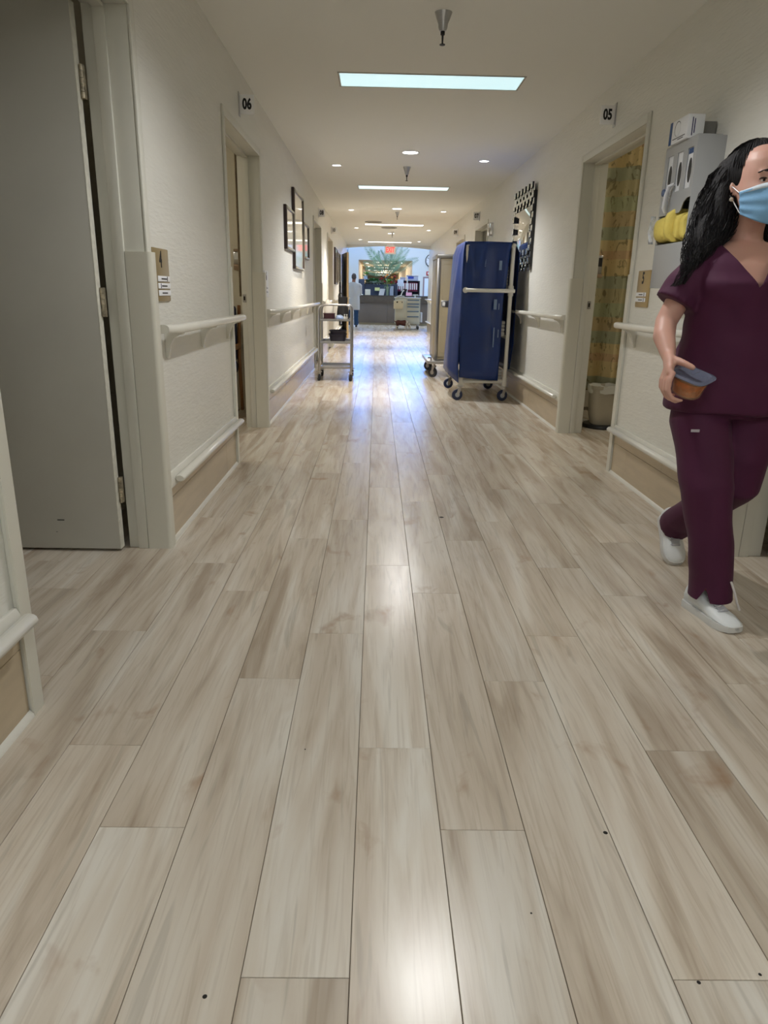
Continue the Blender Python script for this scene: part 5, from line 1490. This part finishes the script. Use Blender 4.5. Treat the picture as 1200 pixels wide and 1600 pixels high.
def top_post(bm):
    wrinkle(0.007, 9, 16, 3)(bm)
    for no in ((1.45, 0, 1), (-1.45, 0, 1)):
        bmesh.ops.bisect_plane(bm, geom=bm.verts[:] + bm.edges[:] + bm.faces[:], plane_co=(1.188, 0, 1.118), plane_no=no)
    bmesh.ops.bisect_plane(bm, geom=bm.verts[:] + bm.edges[:] + bm.faces[:], plane_co=(0, 2.45, 0), plane_no=(0, 1, 0))
    # V neck opening
    kill = []
    for f in bm.faces:
        c = f.calc_center_median()
        dxn = abs(c.x - 1.188)
        if c.z > 1.118 + dxn * 1.45 and c.y < 2.45 and dxn < 0.12: kill.append(f)
        elif c.z > 1.252 and ((c.x - 1.20) / 0.066) ** 2 + ((c.y - 2.46) / 0.065) ** 2 < 1: kill.append(f)
    bmesh.ops.delete(bm, geom=kill, context='FACES')
tp = remesh(b, 0.007, 5, 'scrub_top', M_scrub, person, post=top_post)
md = tp.modifiers.new('cloth', 'SOLIDIFY'); md.thickness = 0.0025; md.offset = 1
# scrub trousers
b = MB()
b.loft([rg((1.21, 2.457), .70, .165, .118), rg((1.212, 2.457), .80, .178, .130), rg((1.215, 2.457), .90, .166, .124)])
b.tube([(1.135, 2.455, .80), (1.125, 2.43, .68), (1.138, 2.39, .57), (1.150, 2.345, .46), (1.172, 2.330, .30), (1.20, 2.325, .16), (1.213, 2.325, .052)],
       [.095, .098, .090, .083, .072, .070, .074], 20)
b.tube([(1.285, 2.465, .80), (1.295, 2.45, .66), (1.292, 2.425, .54), (1.283, 2.418, .455), (1.290, 2.51, .39), (1.303, 2.68, .30), (1.306, 2.84, .195), (1.304, 2.895, .145)],
       [.095, .096, .088, .080, .068, .060, .066, .070], 20)
def trouser_post(bm):
    wrinkle(0.008, 8, 9, 11)(bm)
    for co, no in (((1.163, 0, .118), (3.2, 0, 1)), ((1.163, 0, .118), (-3.2, 0, 1)), ((0, 2.31, 0), (0, 1, 0)), ((0, 0, .066), (0, 0, 1))):
        bmesh.ops.bisect_plane(bm, geom=bm.verts[:] + bm.edges[:] + bm.faces[:], plane_co=co, plane_no=no)
    kill = []
    for f in bm.faces:
        c = f.calc_center_median()
        # slit at the outer front of the right cuff, and open cuffs
        if c.z < 0.118 - abs(c.x - 1.163) * 3.2 and c.y < 2.31: kill.append(f)
        elif c.z < 0.066 and c.y < 2.6: kill.append(f)
    bmesh.ops.delete(bm, geom=kill, context='FACES')
tr = remesh(b, 0.007, 5, 'scrub_trousers', M_scrub, person, post=trouser_post)
md = tr.modifiers.new('cloth', 'SOLIDIFY'); md.thickness = 0.0025; md.offset = 1
build(MB().box(1.046, 2.3075, .660, 1.074, 2.3105, .669), 'fabric_tag', mat('silver_tag', (176, 170, 178), 0.5), person)
build(MB().tube([(1.232, 2.243, .155), (1.247, 2.238, .12), (1.265, 2.24, .075), (1.283, 2.25, .045)], 0.004, 6), 'ankle_cord', mat('white_cord', (214, 210, 212), 0.7), person, label='white cord hanging at the trouser cuff')
# shoes
M_shoe = mat('white_leather', (224, 228, 230), 0.45, bump=0.05, bscale=40)
M_sole = mat('white_rubber', (208, 208, 206), 0.6)
def shoe(parent, M):
    st = [(-.004, .024, .075, .010), (.006, .032, .096, .004), (.045, .035, .102, 0), (.085, .035, .090, 0), (.12, .038, .066, 0), (.155, .043, .056, 0), (.19, .044, .048, 0), (.22, .038, .040, 0), (.24, .024, .030, .004), (.246, .010, .022, .010)]
    def ring(x, w_, h, z0, e=0.75):
        out = []
        for k in range(18):
            q = 2 * PI * k / 18
            a, c = math.cos(q), math.sin(q)
            yy = w_ * abs(a) ** .7 * (1 if a > 0 else -1)
            zz = (h - z0) / 2 * abs(c) ** .8 * (1 if c > 0 else -1) + (h + z0) / 2
            if c > 0: yy *= 1 - 0.30 * c
            out.append(M @ Vector((x, yy, zz)))
        return out
    up = build(MB().loft([ring(x, w_, h, max(z0, .012)) for (x, w_, h, z0) in st]), 'shoe', M_shoe, parent)
    def sring(x, w_, h0, h1):
        return [M @ Vector(p) for p in ((x, -w_, h0), (x, w_, h0), (x, w_ * 1.02, (h0 + h1) / 2), (x, w_ * .96, h1), (x, -w_ * .96, h1), (x, -w_ * 1.02, (h0 + h1) / 2))]
    build(MB().loft([sring(x, w_ + .005, 0.0 if x < .22 else .004 * (x - .20) / .04, .024) for (x, w_, h, z0) in st]), 'sole', M_sole, up, smooth=30)
    lc = MB()
    for k in range(5):
        x = .095 + k * .019; h = .078 - k * .0055
        lc.tube([M @ Vector((x, -.020, h - .006)), M @ Vector((x + .004, 0, h + .003)), M @ Vector((x, .020, h - .006))], .0028, 6)
    build(lc, 'laces', mat('lace_white', (200, 200, 204), 0.8), up)
    build(MB().loft([[M @ Vector(p) for p in ((x, -.017, h), (x, .017, h), (x, .017, h + .003), (x, -.017, h + .003))] for (x, h) in ((.088, .075), (.13, .065), (.178, .0515))]), 'tongue', mat('tongue_grey', (176, 178, 186), 0.6), up)
a = math.atan2(2.165 - 2.400, 1.232 - 1.172)
shoe(person, Matrix.Translation((1.172, 2.395, 0.0)) @ Matrix.Rotation(a, 4, 'Z'))
a = math.atan2(-1, -0.08)
shoe(person, Matrix.Translation((1.298, 2.990, 0.145)) @ Matrix.Rotation(a, 4, 'Z') @ Matrix.Rotation(math.radians(37), 4, 'Y'))

# face: eyes, brows, mask
M_eyew = mat('eye_white', (220, 215, 210), 0.2)
for s_ in (-1, 1):
    c = TH @ Vector((s_ * .031, -.0655, -.001))
    e = build(MB().ball(c, .0110, 14, 10), 'eye', M_eyew, person)
    build(MB().ball(TH @ Vector((s_ * .031, -.0745, -.0015)), .0048, 10, 8), 'iris', mat('dark_iris', (40, 24, 18), 0.1), e)
    lid = []; 
    for k in range(9):
        q = PI * k / 8
        lid.append(TH @ Vector((s_ * .031 + .0155 * math.cos(q), -.0735 - .004 * math.sin(q), -.001 + .0052 * math.sin(q))))
    build(MB().tube(lid, [.0014, .002, .0024, .0026, .0026, .0026, .0024, .002, .0014], 8), 'upper_eyelid', mat('lash_dark', (44, 26, 24), 0.6), person)
    br = [TH @ Vector((s_ * (.012 + .010 * k), -.0875 + .0012 * k * k, .0225 + (.0032 * k - .00095 * k * k * (1 if k < 3 else 1.1)))) for k in range(5)]
    build(MB().tube(br, [.003, .0042, .0042, .0034, .0015], 8), 'eyebrow', mat('brow_dark', (34, 22, 20), 0.8), person)
def fr_w(z):
    for i in range(len(HEAD) - 1):
        if HEAD[i][0] <= z <= HEAD[i + 1][0]:
            u = (z - HEAD[i][0]) / (HEAD[i + 1][0] - HEAD[i][0])
            return tuple(HEAD[i][k] * (1 - u) + HEAD[i + 1][k] * u for k in range(4))
    return HEAD[0] if z < HEAD[0][0] else HEAD[-1]
rows = []; NA, NZ = 28, 22
for i in range(NZ + 1):
    row = []
    for j in range(NA + 1):
        a = math.radians(-78 + 156 * j / NA)
        ca = math.cos(a); w0 = max(0, ca)
        ztop = -.030 + .022 * w0 ** 2.5; zbot = -.088 - .040 * w0 ** 1.2
        u = i / NZ
        z = ztop * (1 - u) + zbot * u
        _, w_, f_, b_ = fr_w(max(z, -.095))
        rr_ = .010 + .0015 * math.sin(u * 6 * PI)
        nb = .033 * math.exp(-(a / math.radians(21)) ** 2) * math.exp(-((u - .28) / .30) ** 2)
        pinch = 1 - 0.12 * max(0, u - .85) / .15
        x = (w_ + rr_) * math.sin(a); y = -(f_ + rr_ + nb) * ca * pinch - 0.002
        row.append(TH @ Vector((x, y, z)))
    rows.append(row)
mk = build(MB().loft(rows, closed=False), 'face_mask', mat('mask_blue', (128, 176, 216), 0.75, bump=0.1, bscale=200), person, smooth=60, label='light blue surgical face mask')
mk.modifiers.new('t', 'SOLIDIFY').thickness = 0.0015
edge = [p + (TH.to_3x3() @ Vector((0, -.001, .001))) for p in rows[0]]
build(MB().loft([[p for p in edge], [p + (rows[3][j] - rows[0][j]) * 1.0 + (TH.to_3x3() @ Vector((0, -.0012, 0))) for j, p in enumerate(edge)]], closed=False), 'white_top_strip', mat('mask_white', (206, 218, 228), 0.7), mk).modifiers.new('t', 'SOLIDIFY').thickness = .0008
for s_, col in ((-1, 0), (1, NA)):
    e0, e1 = rows[1][col], rows[NZ - 1][col]
    ear = TH @ Vector((s_ * .079, .024, -.005))
    build(MB().tube([e0, e0.lerp(ear, .6) + TH.to_3x3() @ Vector((s_ * .004, 0, .004)), ear, ear + TH.to_3x3() @ Vector((s_ * -.002, .006, -.02)), e1.lerp(ear, .45) + TH.to_3x3() @ Vector((s_ * .004, 0, -.006)), e1], .0016, 6), 'ear_loop', M_white, mk)
    build(MB().ball(TH @ Vector((s_ * .078, .006, -.048)), (.007, .005, .007), 10, 8), 'earring', mat('pearl', (206, 196, 180), 0.2, metal=0.4), person)

# hair
M_hair = mat('black_hair', (18, 15, 18), 0.6, spec=0.3, bump=0.5, bscale=30, stretch=(9, 9, 0.8))
def hair_path(side):
    if side < 0:
        return [((1.185, 2.495, 1.525), .045), ((1.145, 2.505, 1.480), .050), ((1.125, 2.500, 1.425), .052), ((1.100, 2.485, 1.345), .056), ((1.078, 2.462, 1.270), .058), ((1.042, 2.432, 1.214), .036), ((1.004, 2.408, 1.168), .015), ((0.968, 2.388, 1.122), .003)]
    return [((1.235, 2.495, 1.525), .045), ((1.268, 2.505, 1.485), .050), ((1.285, 2.500, 1.425), .050), ((1.295, 2.485, 1.345), .050), ((1.308, 2.468, 1.270), .048), ((1.315, 2.435, 1.205), .040), ((1.32, 2.40, 1.13), .028), ((1.325, 2.385, 1.06), .006)]
b = MB()
b.ball((1.208, 2.482, 1.460), (.104, .100, .108), 28, 18)
b.tube([(1.222, 2.53, 1.44), (1.21, 2.555, 1.34), (1.20, 2.55, 1.24), (1.19, 2.545, 1.14), (1.18, 2.54, 1.06)], [.07, .085, .085, .07, .03], 16, ry=[.05, .05, .045, .035, .015], up=(0, 1, 0))
for s_ in (-1, 1):
    hp = hair_path(s_)
    b.tube([p for p, r in hp], [r for p, r in hp], 16, ry=[r * .9 for p, r in hp])
def hair_post(bm):
    wrinkle(0.012, 16, 5, 7)(bm)
hr = remesh(b, 0.007, 4, 'hair', M_hair, person, post=hair_post, label='long wavy black hair')
rs = random.Random(21)
mb = MB()
for i in range(420):
    s_ = -1 if i % 4 else 1
    hp = hair_path(s_)
    ph = rs.uniform(0, 2 * PI); kr = rs.uniform(.85, 1.28); wv = rs.uniform(0, 6); end = rs.choice([6, 7, 7, 8])
    pts = []
    P = [Vector(p) for p, r in hp]; Rr_ = [r for p, r in hp]
    for k in range(0, (end - 1) * 3 + 1):
        u = k / 3; i0 = min(int(u), 6); f_ = u - i0
        p = P[i0].lerp(P[i0 + 1], f_); r = Rr_[i0] * (1 - f_) + Rr_[i0 + 1] * f_
        r = max(r, .014 if u > 5 else r)
        q = ph + 0.25 * math.sin(u * 1.3 + wv)
        pts.append(p + Vector((math.cos(q) * r * kr, math.sin(q) * r * kr * .9, 0.3 * math.cos(q) * r)) + Vector((.010 * math.sin(u * 2.6 + wv), .004 * math.cos(u * 3.1 + wv), 0)))
    n_ = len(pts)
    mb.tube(pts, [.0024 * (1 - .8 * k / n_) for k in range(n_)], 3)
for i in range(260):
    az = rs.uniform(0, 2 * PI); 
    pts = []
    for k in range(9):
        th_ = 0.15 + (1.25 if math.sin(az) < -.2 else 1.6) * k / 8
        rad = Vector((math.cos(az + .15 * th_) * math.sin(th_) * .105, math.sin(az + .15 * th_) * math.sin(th_) * .101, math.cos(th_) * .109))
        if rad.y < -.085 and rad.z < .06: break
        pts.append(Vector((1.208, 2.482, 1.460)) + rad * rs.uniform(.99, 1.02))
    if len(pts) > 3: mb.tube(pts, [.0014] * (len(pts) - 1) + [.0006], 3)
build(mb, 'hair_strands', M_hair, hr)

# food tub held in her right hand ------------------------------------------------
TC = Matrix.Translation((1.004, 2.262, .852)) @ Matrix.Rotation(math.radians(20), 4, 'X') @ Matrix.Rotation(math.radians(4), 4, 'Y') @ Matrix.Rotation(math.radians(42), 4, 'Z')
fc = thing('food_container', (1.004, 2.262, .80), 'clear plastic tub of orange food with lid, in the hand of the woman', 'container')
def sqr(a, z, e, n=32):
    out = []
    for k in range(n):
        q = 2 * PI * k / n; c, s_ = math.cos(q), math.sin(q)
        out.append(TC @ Vector((a * abs(c) ** e * (1 if c > 0 else -1), a * abs(s_) ** e * (1 if s_ > 0 else -1), z)))
    return out
build(MB().loft([sqr(.036, -.070, .8), sqr(.043, -.066, .8), sqr(.053, -.012, .7), sqr(.054, -.004, .6), sqr(.052, -.004, .65), sqr(.0495, -.012, .7), sqr(.040, -.064, .8)]), 'tub', mat('clear_tub_plastic', (214, 180, 140), 0.12, alpha=0.22), fc)
build(MB().loft([sqr(.034, -.0635, .8), sqr(.0405, -.060, .8), sqr(.0490, -.016, .7), sqr(.030, -.012, .8)]), 'food', mat('orange_food', (190, 98, 36), 0.45, var=0.3, vscale=45, bump=0.6, bscale=60), fc)
build(MB().loft([sqr(.056, -.006, .55), sqr(.063, -.0035, .5), sqr(.063, -.001, .5), sqr(.052, .002, .6), sqr(.048, -.002, .7), sqr(.01, -.002, .9)]), 'lid', mat('smoky_lid', (112, 118, 138), 0.14, alpha=0.72), fc)

# ---- the man in a white coat --------------------------------------------------
MX, MY = -0.755, 24.0
man = thing('person', (MX, MY, 0), 'man in a long white lab coat and jeans seen from behind at the counter', 'person')
TM = Matrix.Translation((MX + .01, MY - .01, 1.545)) @ Matrix.Rotation(PI, 4, 'Z')
b = MB()
b.loft([rg((MX, MY), .80, .16, .11), rg((MX, MY), .95, .15, .105), rg((MX, MY), 1.15, .175, .115), rg((MX, MY), 1.30, .19, .11), rg((MX, MY), 1.37, .16, .085), rg((MX, MY), 1.40, .07, .06)])
b.tube([(MX, MY, 1.36), (MX + .005, MY - .005, 1.48)], [.06, .055], 14)
head_geo(b, TM)
for s_ in (-1, 1):
    b.tube([(MX + s_ * .16, MY, 1.34), (MX + s_ * .205, MY + .01, 1.28), (MX + s_ * .225, MY + .05, 1.08), (MX + s_ * .20, MY + .26, 1.02), (MX + s_ * .19, MY + .34, 1.02)], [.055, .055, .042, .03, .025], 12)
    b.tube([(MX + s_ * .19, MY + .33, 1.02), (MX + s_ * .185, MY + .41, 1.015)], [.018, .014], 10, ry=[.03, .034])
    for k in range(4):
        b.tube([(MX + s_ * .185 + (k - 1.5) * .019, MY + .40, 1.015), (MX + s_ * .185 + (k - 1.5) * .021, MY + .45, 1.01), (MX + s_ * .185 + (k - 1.5) * .021, MY + .48, 0.998)], .009, 8)
    b.tube([(MX + s_ * .165, MY + .36, 1.02), (MX + s_ * .14, MY + .41, 1.01)], [.012, .009], 8)
    b.tube([(MX + s_ * .08, MY, .85), (MX + s_ * .085, MY - .01, .48), (MX + s_ * .085, MY, .08)], [.09, .055, .04], 12)
remesh(b, 0.011, 4, 'body', M_skin2, man)
b = MB()
b.loft([rg((MX, MY), .54, .205, .155), rg((MX, MY), .75, .20, .15), rg((MX, MY), .95, .185, .135), rg((MX, MY), 1.15, .20, .135), rg((MX, MY), 1.30, .205, .125), rg((MX, MY), 1.37, .175, .10), rg((MX, MY), 1.405, .085, .075)])
for s_ in (-1, 1):
    b.tube([(MX + s_ * .15, MY, 1.33), (MX + s_ * .205, MY + .01, 1.28), (MX + s_ * .228, MY + .05, 1.08), (MX + s_ * .202, MY + .24, 1.02), (MX + s_ * .195, MY + .31, 1.02)], [.065, .068, .055, .045, .043], 14)
remesh(b, 0.012, 4, 'lab_coat', mat('lab_coat_white', (214, 216, 218), 0.8), man, post=wrinkle(0.012, 7, 3, 2))
b = MB()
for s_ in (-1, 1):
    b.tube([(MX + s_ * .085, MY, .86), (MX + s_ * .088, MY - .01, .48), (MX + s_ * .088, MY, .06)], [.10, .075, .068], 14)
remesh(b, 0.012, 3, 'jeans', mat('denim', (38, 74, 118), 0.8), man, post=wrinkle(0.008, 10, 8, 4))
M_bshoe = mat('black_leather', (24, 24, 28), 0.4)
for s_ in (-1, 1):
    b = MB()
    for_ = [(-.07, .032, .07), (0, .042, .08), (.08, .045, .06), (.15, .045, .045), (.19, .025, .03)]
    b.loft([[Vector((MX + s_ * .09 + w_ * math.cos(q) * (1 if math.sin(q) < 0 else .8), MY - .02 + x, max(0.0, h / 2 + h / 2 * math.sin(q)))) for q in [2 * PI * k / 14 for k in range(14)]] for (x, w_, h) in for_])
    build(b, 'shoe', M_bshoe, man)
b = MB().ball(TM @ Vector((0, .018, .028)), (.078, .095, .098), 20, 14)
def man_hair(bm):
    wrinkle(0.006, 30, 30, 1)(bm)
remesh(b, 0.009, 2, 'hair', mat('grey_hair', (92, 86, 84), 0.8, bump=0.6, bscale=120), man, post=man_hair)
